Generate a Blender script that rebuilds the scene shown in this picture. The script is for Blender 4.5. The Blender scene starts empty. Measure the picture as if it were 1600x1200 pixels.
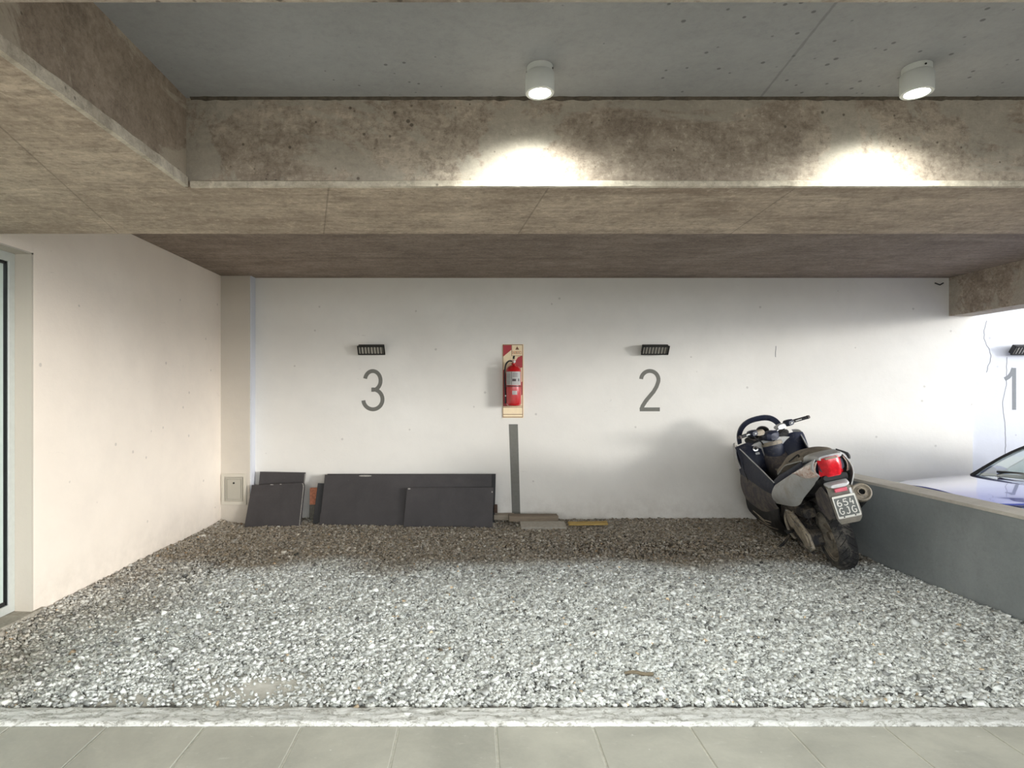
import bpy, bmesh, math, random
import numpy as np
from mathutils import Vector, Matrix, noise as mnoise
PI = math.pi
R = math.radians
random.seed(7)
rng = np.random.default_rng(11)
S = bpy.context.scene
C = S.collection

# ------------------------------------------------------------------ camera
cd = bpy.data.cameras.new('camera')
cd.sensor_width = 36.0
cd.lens = 930.0 / 1600.0 * 36.0
cd.shift_x = 60.0 / 1600.0
cd.shift_y = 15.0 / 1600.0
cd.clip_start = 0.05
cam = bpy.data.objects.new('camera', cd)
cam.location = (0, 0, 1.5)
cam.rotation_euler = (PI / 2, 0, 0)
C.objects.link(cam)
S.camera = cam

# ------------------------------------------------------------------ world, sun, exposure
S.view_settings.view_transform = 'Standard'
S.view_settings.look = 'None'
S.view_settings.gamma = 1.0
S.view_settings.use_curve_mapping = False
S.view_settings.exposure = 0.42
w = bpy.data.worlds.new('sky'); S.world = w; w.use_nodes = True
bg = w.node_tree.nodes['Background']
# hazy sky, brightest around the low sun in the gap to the right of the building
wt_ = w.node_tree
def wn(ty, **k):
    q = wt_.nodes.new(ty)
    for a, v in k.items(): setattr(q, a, v)
    return q
def wm(op, a, b=0.0, clamp=False):
    q = wn('ShaderNodeMath', operation=op, use_clamp=clamp)
    for i, v in enumerate((a, b)):
        if isinstance(v, bpy.types.NodeSocket): wt_.links.new(v, q.inputs[i])
        else: q.inputs[i].default_value = v
    return q.outputs[0]
tcw = wn('ShaderNodeTexCoord'); sx = wn('ShaderNodeSeparateXYZ'); wt_.links.new(tcw.outputs['Generated'], sx.inputs[0])
hx, hy, hz = sx.outputs
hl_ = wm('SQRT', wm('ADD', wm('MULTIPLY', hx, hx), wm('MULTIPLY', hy, hy)))
ca_ = wm('DIVIDE', wm('ADD', wm('MULTIPLY', hx, .814), wm('MULTIPLY', hy, -.580)), wm('MAXIMUM', hl_, .001))
m1 = wm('DIVIDE', wm('SUBTRACT', ca_, .955), .035, True)
m2 = wm('MULTIPLY', wm('DIVIDE', wm('SUBTRACT', hz, .0), .05, True), wm('DIVIDE', wm('SUBTRACT', .48, hz), .25, True))
wt_.links.new(wm('ADD', wm('MULTIPLY', 3.1, wm('SUBTRACT', 1.0, wm('MULTIPLY', wm('DIVIDE', wm('SUBTRACT', hz, .22), .4, True), .68))), wm('MULTIPLY', wm('MULTIPLY', m1, m2), 2.6)), bg.inputs[1])
bg.inputs[0].default_value = (0.93, 0.965, 1.0, 1)
sd = bpy.data.lights.new('sun', 'SUN'); sd.energy = 1.45; sd.angle = R(9); sd.color = (1.0, 0.98, 0.95)
so = bpy.data.objects.new('sun', sd); C.objects.link(so)
so.rotation_euler = Vector((-0.80, 0.57, -0.085)).to_track_quat('-Z', 'Y').to_euler()

# ------------------------------------------------------------------ node helper
class N:
    def __init__(s, name):
        s.m = bpy.data.materials.new(name); s.m.use_nodes = True
        s.t = s.m.node_tree; s.b = s.t.nodes['Principled BSDF']
        s.tc = None
    def new(s, ty, **k):
        n = s.t.nodes.new(ty)
        for a, v in k.items(): setattr(n, a, v)
        return n
    def put(s, sock, v):
        if isinstance(v, bpy.types.NodeSocket): s.t.links.new(v, sock)
        elif isinstance(v, tuple) and len(v) == 3 and len(sock.default_value) == 4: sock.default_value = (*v, 1)
        else: sock.default_value = v
    def co(s, scale=(1, 1, 1), rot=(0, 0, 0), loc=(0, 0, 0)):
        if not s.tc: s.tc = s.new('ShaderNodeTexCoord').outputs['Object']
        mp = s.new('ShaderNodeMapping'); s.t.links.new(s.tc, mp.inputs[0])
        mp.inputs['Scale'].default_value = scale; mp.inputs['Rotation'].default_value = rot; mp.inputs['Location'].default_value = loc
        return mp.outputs[0]
    def noise(s, scale, detail=6, rough=.6, vec=None, dist=0):
        n = s.new('ShaderNodeTexNoise'); s.t.links.new(vec if vec else s.co(), n.inputs['Vector'])
        n.inputs['Scale'].default_value = scale; n.inputs['Detail'].default_value = detail
        n.inputs['Roughness'].default_value = rough; n.inputs['Distortion'].default_value = dist
        return n.outputs[0]
    def vor(s, scale, vec=None, feature='F1', rnd=1.0, out='Distance'):
        n = s.new('ShaderNodeTexVoronoi', feature=feature); s.t.links.new(vec if vec else s.co(), n.inputs['Vector'])
        n.inputs['Scale'].default_value = scale; n.inputs['Randomness'].default_value = rnd
        return n.outputs[out]
    def ramp(s, f, stops):
        n = s.new('ShaderNodeValToRGB'); s.put(n.inputs[0], f)
        e = n.color_ramp.elements
        while len(e) < len(stops): e.new(.5)
        for i, (p, c) in enumerate(stops):
            e[i].position = p; e[i].color = (*c, 1) if isinstance(c, tuple) else (c, c, c, 1)
        return n.outputs[0]
    def math(s, op, a, b=0.0, c=None, clamp=False):
        n = s.new('ShaderNodeMath', operation=op, use_clamp=clamp); s.put(n.inputs[0], a); s.put(n.inputs[1], b)
        if c is not None: s.put(n.inputs[2], c)
        return n.outputs[0]
    def mix(s, f, a, b, blend='MIX'):
        n = s.new('ShaderNodeMix', data_type='RGBA', blend_type=blend)
        s.put(n.inputs[0], f); s.put(n.inputs[6], a); s.put(n.inputs[7], b)
        return n.outputs[2]
    def xyz(s):
        n = s.new('ShaderNodeSeparateXYZ'); s.t.links.new(s.co(), n.inputs[0]); return n.outputs
    def bump(s, h, strength=.3, dist=.01):
        n = s.new('ShaderNodeBump'); s.put(n.inputs['Height'], h)
        n.inputs['Strength'].default_value = strength; n.inputs['Distance'].default_value = dist
        s.t.links.new(n.outputs[0], s.b.inputs['Normal'])
    def done(s, color=None, rough=.8, metal=0, **k):
        if color is not None: s.put(s.b.inputs['Base Color'], color)
        s.put(s.b.inputs['Roughness'], rough); s.b.inputs['Metallic'].default_value = metal
        for a, v in k.items(): s.put(s.b.inputs[a.replace('_', ' ')], v)
        return s.m

def srgb(r, g, b):
    f = lambda c: (c / 255 / 12.92) if c / 255 <= .04045 else ((c / 255 + .055) / 1.055) ** 2.4
    return (f(r), f(g), f(b))

def plain(name, col, rough=.6, metal=0, var=.12, scale=25, bump=0, **k):
    n = N(name)
    f = n.noise(scale, 4, .6)
    a = tuple(max(0, c * (1 - var)) for c in col); b = tuple(min(1, c * (1 + var)) for c in col)
    if bump: n.bump(n.noise(scale * 6, 3, .6), bump, .002)
    return n.done(n.ramp(f, [(.3, a), (.7, b)]), rough, metal, **k)

def dusty(name, col, dust, amount=.5, rough=.55, metal=0, scale=9, **k):
    n = N(name)
    f = n.noise(scale, 8, .7, dist=.6); g = n.noise(scale * 9, 3, .6)
    h = n.math('ADD', f, n.math('MULTIPLY', g, .3))
    m = n.ramp(h, [(.85 - amount * .5, 0.0), (1.1 - amount * .5, .75)])
    r = n.ramp(h, [(.3, rough), (.9, min(1, rough + .35))])
    return n.done(n.mix(m, col, dust), r, metal, **k)

# ------------------------------------------------------------------ setting materials
def wall_paint(name, base, low, speck=True, grime=.5):
    n = N(name)
    big = n.noise(.55, 4, .55, dist=.4); mid = n.noise(3.2, 6, .65); fine = n.noise(60, 4, .6)
    c = n.ramp(big, [(.3, low), (.68, base)])
    c = n.mix(n.ramp(mid, [(.42, 0.0), (.72, .42)]), c, tuple(x * .86 for x in base))
    x, y, z = n.xyz()
    gz = n.math('SUBTRACT', 1.0, n.math('MULTIPLY', z, 2.6), clamp=True)
    gz = n.math('MULTIPLY', gz, n.ramp(n.noise(5, 7, .7), [(.4, 0.0), (.75, 1.0)]))
    c = n.mix(n.math('MULTIPLY', gz, grime), c, srgb(150, 138, 120))
    if speck:
        v = n.vor(4.2, rnd=1)
        sp = n.ramp(n.math('ADD', v, n.math('MULTIPLY', n.noise(90, 3, .7), .05)), [(.075, 1.0), (.09, 0.0)])
        c = n.mix(n.math('MULTIPLY', sp, .3), c, srgb(120, 112, 104))
        sc = n.noise(4.5, 8, .75, vec=n.co(scale=(1, 1, 3.2), rot=(0, R(12), 0)), dist=1.5)
        c = n.mix(n.ramp(sc, [(.65, 0.0), (.74, .40)]), c, srgb(140, 135, 128))
    n.bump(n.math('ADD', n.noise(14, 6, .6), n.math('MULTIPLY', fine, .25)), .35, .006)
    return n.done(c, .9)

def concrete(name, dark, light, stretch, streak=.5, pits=True, patch=None, scale=1.0, lines=None, crackline=None, fleck=None):
    n = N(name)
    big = n.noise(1.3 * scale, 6, .6, dist=.7)
    st = n.noise(2.4 * scale, 9, .72, vec=n.co(scale=stretch), dist=.3)
    fine = n.noise(38, 6, .75)
    f = n.math('ADD', n.math('MULTIPLY', big, 1 - streak), n.math('MULTIPLY', st, streak))
    f = n.math('ADD', f, n.math('MULTIPLY', n.math('SUBTRACT', fine, .5), .22))
    c = n.ramp(f, [(.33, dark), (.50, tuple((a + b) / 2 for a, b in zip(dark, light))), (.66, light)])
    grain = n.noise(11, 9, .80, vec=n.co(scale=(stretch[0] * .6, stretch[1] * 1.3, stretch[2] * 1.6), loc=(3, 1, 2)), dist=.5)
    c = n.mix(n.ramp(grain, [(.44, 0.0), (.64, .50 if streak > .3 else .12)]), c, tuple(q * .74 for q in dark))
    mot = n.math('ADD', n.noise(34, 8, .82, dist=.3), n.math('MULTIPLY', n.math('SUBTRACT', n.noise(7, 6, .7), .5), .5))
    k_ = 1.0 if streak > .3 else .35
    c = n.mix(n.ramp(mot, [(.50, 0.0), (.64, .60 * k_)]), c, tuple(q * .66 for q in dark))
    c = n.mix(n.ramp(mot, [(.36, .45 * k_), (.44, 0.0)]), c, tuple(min(1, q * 1.15) for q in light))
    h = n.math('ADD', n.math('MULTIPLY', fine, .5), st)
    if patch:
        p = n.noise(.95, 10, .68, vec=n.co(loc=patch[1]), dist=.8)
        c = n.mix(n.ramp(p, [(.505, 0.0), (.53, .55)]), c, n.mix(fine, patch[0], tuple(q * .8 for q in patch[0])))
    if pits:
        v = n.vor(16, rnd=1)
        a = n.noise(1.1, 3, .5)
        th = n.math('ADD', v, n.math('MULTIPLY', n.ramp(a, [(.4, 1.0), (.62, 0.0)]), .12))
        sp = n.ramp(th, [(.12, 1.0), (.17, 0.0)])
        c = n.mix(n.math('MULTIPLY', sp, .75), c, tuple(q * .35 for q in dark))
    if fleck:
        v = n.noise(7, 5, .8, vec=n.co(scale=fleck), dist=.2)
        c = n.mix(n.ramp(v, [(.69, 0.0), (.72, .75)]), c, srgb(196, 190, 178))
    if lines:
        for (ax, pos, wd, tilt, ax2) in lines:
            x = n.xyz()
            d = n.math('SUBTRACT', n.math('ADD', x[ax], n.math('MULTIPLY', x[ax2], tilt)), pos)
            d = n.math('ADD', n.math('ABSOLUTE', d), n.math('MULTIPLY', n.math('SUBTRACT', n.noise(16, 4, .7), .5), wd * 2))
            m = n.ramp(n.math('DIVIDE', d, wd * 4), [(.15, .45), (.32, 0.0)])
            c = n.mix(m, c, tuple(q * .45 for q in dark))
    n.bump(h, .45, .008)
    return n.done(c, .85)

CONC_D, CONC_L = srgb(112, 101, 88), srgb(176, 166, 148)
M = {}
M['wall'] = wall_paint('white_wall_paint', srgb(232, 229, 222), srgb(221, 217, 209))
M['wall_warm'] = wall_paint('warm_white_wall_paint', srgb(246, 235, 221), srgb(238, 226, 211), grime=.35)
M['wall_right'] = wall_paint('right_wall_and_lit_return', srgb(214, 216, 222), srgb(206, 208, 216))
M['jamb'] = wall_paint('cream_render', srgb(205, 197, 184), srgb(195, 186, 172), speck=False, grime=.3)
M['ceiling'] = concrete('grey_painted_slab', srgb(152, 152, 152), srgb(168, 168, 168), (1, 1, 1), streak=.25, lines=[(0, 1.085, .006, -.085, 1)])
M['soffit'] = concrete('raw_slab_concrete', srgb(118, 104, 93), srgb(170, 154, 140), (.55, 1.7, 1), streak=.6, pits=False, lines=[(1, 5.97, .008, .0, 0)], fleck=(.5, 3, 1))
M['beam'] = concrete('beam_side_concrete', srgb(130, 115, 101), srgb(206, 192, 174), (1.0, 1, 1.3), streak=.5, pits=True, patch=(srgb(188, 181, 167), (3.1, 1.7, 0)), scale=1.3)
M['beam_under'] = concrete('beam_underside_concrete', srgb(146, 127, 110), srgb(216, 198, 176), (.55, 1.9, 1), streak=.6, pits=False, fleck=(.4, 3, 1),
                           lines=[(0, -1.05, .004, .30, 1), (0, 0.10, .004, .28, 1), (0, .62, .004, .1, 1), (0, 1.35, .004, -.05, 1)])
M['beam_left'] = concrete('smooth_beam_concrete', srgb(138, 122, 106), srgb(182, 165, 147), (1, .6, .6), streak=.4, pits=True, patch=(srgb(206, 194, 174), (0.4, .2, 1.3)))
M['arris'] = concrete('beam_edge_mortar', srgb(176, 164, 146), srgb(222, 212, 194), (1, 1, 1), streak=.4, pits=True, scale=5)
M['divider'] = concrete('grey_painted_divider', srgb(134, 139, 139), srgb(152, 157, 156), (1, 1, 1), streak=.2, pits=False)
M['cap'] = concrete('divider_top', srgb(186, 180, 168), srgb(214, 208, 196), (1, 1, 1), streak=.3, pits=False)
def curb_mat():
    n = N('flaking_white_curb')
    f = n.noise(16, 8, .75, vec=n.co(scale=(1, 2.2, 1)), dist=1.0); g = n.noise(60, 4, .7)
    h = n.math('ADD', f, n.math('MULTIPLY', g, .3))
    c = n.ramp(h, [(.5, srgb(160, 158, 149)), (.58, srgb(206, 205, 196)), (.66, srgb(246, 246, 240))])
    n.bump(h, .8, .02)
    return n.done(c, .9)
M['curb'] = curb_mat()
def paving_mat():
    n = N('grey_green_paving')
    f = n.noise(2.2, 6, .6, dist=.5); g = n.noise(45, 5, .7)
    c = n.ramp(n.math('ADD', f, n.math('MULTIPLY', g, .2)), [(.42, srgb(172, 171, 160)), (.75, srgb(198, 196, 183))])
    s = n.noise(11, 6, .75, vec=n.co(scale=(1, 2.5, 1)))
    c = n.mix(n.ramp(s, [(.60, 0.0), (.70, .5)]), c, srgb(215, 214, 205))
    v = n.vor(9); c = n.mix(n.ramp(v, [(.03, .6), (.045, 0.0)]), c, srgb(230, 228, 220))
    n.bump(g, .25, .003)
    return n.done(c, n.ramp(f, [(.3, .45), (.7, .7)]))
M['paving'] = paving_mat()
M['grout'] = plain('pale_grout', srgb(216, 214, 202), .9, var=.15, scale=40)
def soil_mat():
    n = N('gravel_bed_soil')
    x, y, z = n.xyz()
    f = n.noise(22, 8, .75); g = n.noise(1.6, 5, .6, dist=.5)
    c = n.ramp(f, [(.35, srgb(92, 88, 82)), (.65, srgb(148, 146, 140))])
    br = n.math('SMOOTH_MIN', 1.0, n.math('MULTIPLY', n.math('SUBTRACT', n.math('ADD', y, n.math('MULTIPLY', g, 1.2)), 5.5), 1.2), .2)
    br = n.math('MAXIMUM', br, 0.0)
    c = n.mix(br, c, n.ramp(f, [(.3, srgb(58, 48, 40)), (.7, srgb(118, 102, 86))]))
    # pale spilled cement near the curb
    for cx, cy, sx, sy in ((-1.05, 3.05, .60, .26), (1.9, 2.93, .6, .06), (-1.7, 2.93, .5, .07), (.2, 2.9, .7, .04)):
        dx = n.math('DIVIDE', n.math('SUBTRACT', x, cx), sx); dy = n.math('DIVIDE', n.math('SUBTRACT', y, cy), sy)
        d = n.math('SQRT', n.math('ADD', n.math('MULTIPLY', dx, dx), n.math('MULTIPLY', dy, dy)))
        d = n.math('ADD', d, n.math('MULTIPLY', n.math('SUBTRACT', n.noise(7, 5, .7), .5), 1.4))
        c = n.mix(n.ramp(d, [(.6, .9), (1.2, 0.0)]), c, n.ramp(f, [(.3, srgb(228, 224, 211)), (.7, srgb(250, 247, 238))]))
    n.bump(f, .8, .02)
    return n.done(c, .95)
M['soil'] = soil_mat()
def stone_mat():
    n = N('crushed_stone')
    a = n.new('ShaderNodeAttribute', attribute_name='tint').outputs['Color']
    f = n.noise(160, 3, .6)
    c = n.mix(1.0, a, n.ramp(f, [(.3, .82), (.7, 1.0)]), 'MULTIPLY')
    return n.done(c, .85)
M['stone'] = stone_mat()

# ------------------------------------------------------------------ mesh helpers
def link(name, me, mat=None, parent=None):
    o = bpy.data.objects.new(name, me); C.objects.link(o)
    if mat is not None: me.materials.append(mat)
    if parent is not None: o.parent = parent
    return o
def bm_obj(name, bm, mat, parent=None, bevel=0, smooth=False, seg=2, angle=40):
    bmesh.ops.recalc_face_normals(bm, faces=bm.faces)
    me = bpy.data.meshes.new(name); bm.to_mesh(me); bm.free()
    if smooth:
        for p in me.polygons: p.use_smooth = True
        me.set_sharp_from_angle(angle=R(angle))
    o = link(name, me, mat, parent)
    if bevel:
        b = o.modifiers.new('bevel', 'BEVEL'); b.width = bevel; b.segments = seg; b.limit_method = 'ANGLE'; b.angle_limit = R(35)
    return o
def bm(): return bmesh.new()
def box(b, x0, x1, y0, y1, z0, z1, mtx=None):
    r = bmesh.ops.create_cube(b, size=1)
    for v in r['verts']:
        v.co = Vector((x0 + (v.co.x + .5) * (x1 - x0), y0 + (v.co.y + .5) * (y1 - y0), z0 + (v.co.z + .5) * (z1 - z0)))
        if mtx: v.co = mtx @ v.co
    return b
def grid(b, rings, closed=True, caps=True):
    """rings: list of lists of points"""
    vs = [[b.verts.new(p) for p in r] for r in rings]
    n = len(vs[0])
    for i in range(len(vs) - 1):
        for j in range(n if closed else n - 1):
            k = (j + 1) % n
            b.faces.new((vs[i][j], vs[i][k], vs[i + 1][k], vs[i + 1][j]))
    if caps and closed:
        b.faces.new(list(reversed(vs[0]))); b.faces.new(vs[-1])
    return b
def frame(d):
    d = d.normalized(); a = Vector((0, 0, 1)) if abs(d.z) < .9 else Vector((1, 0, 0))
    u = d.cross(a).normalized(); return u, d.cross(u).normalized()
def tube(b, pts, r, n=12, caps=True):
    pts = [Vector(p) for p in pts]; rs = r if isinstance(r, (list, tuple)) else [r] * len(pts)
    rings = []; u = None
    for i, p in enumerate(pts):
        d = (pts[min(i + 1, len(pts) - 1)] - pts[max(i - 1, 0)])
        if u is None: u, v = frame(d)
        else:
            d.normalize(); u = (u - d * u.dot(d)).normalized(); v = d.cross(u)
        rings.append([p + (u * math.cos(2 * PI * k / n) + v * math.sin(2 * PI * k / n)) * rs[i] for k in range(n)])
    return grid(b, rings, True, caps)
def smoothpts(pts, m=6):
    P = [Vector(p) for p in pts]; out = []
    for i in range(len(P) - 1):
        p0 = P[max(i - 1, 0)]; p1 = P[i]; p2 = P[i + 1]; p3 = P[min(i + 2, len(P) - 1)]
        for k in range(m):
            t = k / m
            out.append(.5 * ((2 * p1) + (p2 - p0) * t + (2 * p0 - 5 * p1 + 4 * p2 - p3) * t * t + (3 * p1 - p0 - 3 * p2 + p3) * t ** 3))
    out.append(P[-1]); return out
def lathe(b, prof, c, axis, n=32, closed=False):
    """prof: (r, h) list revolved about axis through c"""
    c = Vector(c); axis = Vector(axis).normalized(); u, v = frame(axis)
    rings = [[c + axis * h + (u * math.cos(2 * PI * k / n) + v * math.sin(2 * PI * k / n)) * max(r, 1e-4) for k in range(n)] for r, h in prof]
    if closed: rings.append(rings[0])
    grid(b, rings, True, not closed)
    bmesh.ops.remove_doubles(b, verts=b.verts, dist=1e-5)
    return b
def sheet(top, bot, bulge=(0, 0, 0), n=16, m=8, thick=.006, power=1.0):
    """interpolated skin between two 3D polylines, bulged in a direction, given thickness"""
    T = smoothpts(top, 6); B = smoothpts(bot, 6)
    def samp(P, t):
        f = t * (len(P) - 1); i = min(int(f), len(P) - 2); return P[i].lerp(P[i + 1], f - i)
    g = Vector(bulge); b = bm(); rows = []
    for i in range(n + 1):
        t = i / n
        a, c = samp(T, t), samp(B, t)
        rows.append([a.lerp(c, j / m) + g * math.sin(PI * j / m) ** power for j in range(m + 1)])
    grid(b, rows, False, False)
    bmesh.ops.recalc_face_normals(b, faces=b.faces)
    bmesh.ops.solidify(b, geom=b.faces[:], thickness=thick)
    return b
def ellipses(b, secs, n=28, e=2.6):
    """secs: (x, yc, zc, hw, hh) superellipse sections along x"""
    rings = []
    for s in secs:
        x, yc, zc, hw, hh = s[:5]; ee = s[5] if len(s) > 5 else e
        r = []
        for k in range(n):
            a = 2 * PI * k / n; ca, sa = math.cos(a), math.sin(a)
            r.append((x, yc + hw * math.copysign(abs(ca) ** (2 / ee), ca), zc + hh * math.copysign(abs(sa) ** (2 / ee), sa)))
        rings.append(r)
    return grid(b, rings)
def prism(b, poly, plane, a0, a1):
    """poly 2D extruded along third axis. plane 'xz' -> extrude y, 'xy' -> z, 'yz' -> x"""
    def P(p, a):
        return {'xz': (p[0], a, p[1]), 'xy': (p[0], p[1], a), 'yz': (a, p[0], p[1])}[plane]
    lo = [b.verts.new(P(p, a0)) for p in poly]; hi = [b.verts.new(P(p, a1)) for p in poly]
    n = len(poly)
    b.faces.new(lo); b.faces.new(list(reversed(hi)))
    for i in range(n): b.faces.new((lo[i], hi[i], hi[(i + 1) % n], lo[(i + 1) % n]))
    return b
def empty(name, label, cat, loc=(0, 0, 0), rot=(0, 0, 0), group=None):
    o = bpy.data.objects.new(name, None); C.objects.link(o); o.location = loc; o.rotation_euler = rot; o.empty_display_size = .1
    return tag(o, label, cat, group)
def tag(o, label=None, cat=None, group=None, kind=None):
    if label: o['label'] = label
    if cat: o['category'] = cat
    if group: o['group'] = group
    if kind: o['kind'] = kind
    return o
def struct(name, b, mat, bevel=0, parent=None, **k):
    o = bm_obj(name, b, mat, parent, bevel, **k)
    if parent is None: o['kind'] = 'structure'
    return o
def text_mesh(name, s, size, mat, mtx, parent, thick=.0006, sp=1.0, bold=0):
    cu = bpy.data.curves.new(name, 'FONT'); cu.body = s; cu.size = size; cu.extrude = thick; cu.align_x = 'CENTER'; cu.space_character = sp; cu.offset = bold
    t = bpy.data.objects.new(name, cu); C.objects.link(t)
    bpy.context.view_layer.update()
    me = bpy.data.meshes.new_from_object(t.evaluated_get(bpy.context.evaluated_depsgraph_get()))
    bpy.data.objects.remove(t); me.name = name
    me.transform(mtx)
    me.materials.clear()
    return link(name, me, mat, parent)

# ------------------------------------------------------------------ setting
CZ = 2.86          # slab underside
BZ = 2.45          # beam underside
WY = 7.0           # back wall face
LX = -2.914        # left wall face
# slab: grey painted bay in front of the beam, raw concrete behind
struct('ceiling', box(bm(), -4.2, 5.87, -1.3, 2.95, CZ, CZ + .22), M['ceiling'])
struct('ceiling_rear', box(bm(), -3.2, 5.87, 2.95, WY + .3, CZ, CZ + .22), M['soffit'])
def beam(name, x0, x1, y0, y1, msides, chamfer=None):
    struct(name, box(bm(), x0, x1, y0, y1, BZ, CZ), msides)
# main cross beam
b = bm(); box(b, -2.90, 5.60, 2.738, 3.538, BZ + .03, CZ); o = struct('beam_main', b, M['beam'])
b = bm(); box(b, -2.90, 5.60, 2.742, 3.538, BZ, BZ + .03); struct('beam_main_underside', b, M['beam_under'])
b = bm()
rings = []
for i in range(181):
    x = -1.30 + i * (6.88 / 180)
    j = .0025 * mnoise.noise(Vector((x * 9, 0, 0))) ; k = .003 * mnoise.noise(Vector((x * 13, 5, 0)))
    rings.append([(x, 2.744, BZ - .002), (x, 2.728 + j, BZ + .001 + k), (x, 2.728 + k, BZ + .024 + j), (x, 2.744, BZ + .034)])
grid(b, rings); struct('trim_1', b, M['arris'])
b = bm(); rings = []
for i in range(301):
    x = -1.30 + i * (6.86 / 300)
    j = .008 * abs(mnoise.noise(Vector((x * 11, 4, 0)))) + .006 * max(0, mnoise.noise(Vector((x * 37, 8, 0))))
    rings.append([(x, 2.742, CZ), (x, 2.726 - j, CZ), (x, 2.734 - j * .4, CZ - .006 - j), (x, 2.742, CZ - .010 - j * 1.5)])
grid(b, rings); struct('trim_8', b, plain('joint_shade_strip', srgb(86, 78, 68), .95, var=.4, scale=30))  # dark ragged strip: paints in the shade line where beam meets slab
# left beam running towards the camera
b = bm(); box(b, -2.90, -1.322, -.6, 2.738, BZ + .03, CZ); struct('beam_left', b, M['beam_left'])
b = bm(); box(b, -2.90, -1.326, -.6, 2.742, BZ, BZ + .03); struct('beam_left_underside', b, M['beam_under'])
b = bm(); rings = []
for i in range(121):
    y = -.6 + i * (3.33 / 120)
    j = .004 * mnoise.noise(Vector((y * 9, 2, 0))); k = .004 * mnoise.noise(Vector((y * 13, 7, 0)))
    rings.append([(-1.328, y, BZ - .002), (-1.308 + j, y, BZ + k), (-1.310 + k, y, BZ + .045 + j), (-1.328, y, BZ + .055)])
grid(b, rings); struct('trim_2', b, M['arris'])
# beam above the camera and beam on the open right edge
struct('beam_front', box(bm(), -1.32, 5.6, .85, 1.445, BZ, CZ), M['beam'])
struct('beam_right', box(bm(), 5.59, 5.87, -1.3, WY + .02, 2.41, CZ + .22), M['beam'])
# walls
struct('wall_back', box(bm(), -3.1, 5.87, WY, WY + .25, -.4, CZ), M['wall'])
struct('wall_back_right', box(bm(), 5.87, 12.5, WY + .02, WY + .27, -.4, 4.2), M['wall_right'])
struct('trim_3', box(bm(), LX - .2, -2.58, 6.86, WY, -.2, CZ), M['jamb'], bevel=.004)
b = bm(); box(b, -2.584, -2.566, 6.872, WY, -.2, CZ); struct('trim_4', b, M['wall_right'])  # paler skin on the pier's right return, its brighter light put into the colour
b = bm(); box(b, LX - .28, LX, 3.94, WY, -.2, CZ); struct('wall_left', b, M['wall_warm'], bevel=.004)
b = bm(); box(b, LX - .28, LX, 1.3, 3.94, 2.43, CZ); box(b, LX - .28, LX, -1.0, 1.3, -.2, CZ); struct('wall_left_front', b, M['wall_warm'])
# reveal lining
b = bm(); box(b, LX - .115, LX - .001, 3.925, 3.945, .05, 2.44); box(b, LX - .115, LX - .001, 1.3, 3.945, 2.42, 2.44); struct('trim_5', b, M['jamb'])
b = bm(); prism(b, [(LX - .28, .068), (LX + .02, .062), (LX + .03, .035), (LX + .022, -.03), (LX - .28, -.03)], 'xz', 1.3, 4.02)
struct('trim_6', b, concrete('sill_concrete', srgb(150, 143, 130), srgb(196, 188, 172), (1, 1, 1), pits=False), bevel=.006)
# room behind the glazing
struct('wall_room', box(bm(), -4.6, -4.5, .5, 4.6, -.1, CZ), plain('mint_room_wall', srgb(206, 222, 214), .9))
b = bm(); box(b, -4.5, LX - .28, 4.2, 4.3, -.1, CZ); struct('wall_room_end', b, plain('pale_room_wall', srgb(214, 226, 218), .9))
struct('floor_room', box(bm(), -4.5, LX - .28, .5, 4.3, -.06, .05), plain('room_floor', srgb(170, 172, 165), .5))
# window
alu = plain('white_aluminium', srgb(206, 210, 205), .35, .3, var=.04)
gasket = plain('black_gasket', srgb(25, 27, 27), .5)
n = N('window_glass'); n.done(srgb(222, 236, 229), .12, 0, Transmission_Weight=.3, IOR=1.45); M['glass'] = n.m
win = bpy.data.objects.new('window_1', None); C.objects.link(win); win.location = (LX - .17, 3.92, .07); win['kind'] = 'structure'
def wpart(name, b, mat, bevel=0):
    o = bm_obj(name, b, mat, None, bevel); o.parent = win; o.matrix_parent_inverse = Matrix.Translation(win.location).inverted(); return o
xg = LX - .155
b = bm(); box(b, xg, xg + .045, 3.872, 3.925, .068, 2.42); box(b, xg, xg + .045, 1.32, 3.875, 2.36, 2.42); box(b, xg, xg + .045, 1.32, 3.875, .068, .125); box(b, xg, xg + .045, 1.3, 1.36, .068, 2.42)
wpart('window_frame', b, alu, .003)
b = bm(); box(b, xg + .012, xg + .036, 3.864, 3.876, .12, 2.365); box(b, xg + .012, xg + .036, 1.35, 3.85, .125, .15); box(b, xg + .012, xg + .036, 1.35, 3.85, 2.34, 2.365)
wpart('gasket', b, gasket)
b = bm(); box(b, xg + .02, xg + .026, 1.35, 3.85, .13, 2.36); wpart('pane', b, M['glass'])

# low dividing wall
struct('wall_divider', box(bm(), 3.60, 3.82, .8, WY, -.35, .675), M['divider'])
b = bm(); box(b, 3.592, 3.828, .8, WY, .675, .70); struct('trim_7', b, M['cap'], bevel=.003)
# floors
struct('floor_lower', box(bm(), 3.82, 14, -4, WY + .3, -.42, -.32), concrete('lower_bay_concrete', srgb(140, 138, 132), srgb(176, 174, 168), (1, 1, 1), pits=False))
struct('ground_outside', box(bm(), -14, 30, -30, 12, -.60, -.44), plain('street_concrete', srgb(190, 189, 184), .9))
b = bm(); box(b, -3.0, 3.6, -3.2, 2.688, -.25, -.006); struct('floor_mortar', b, M['grout'])
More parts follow.
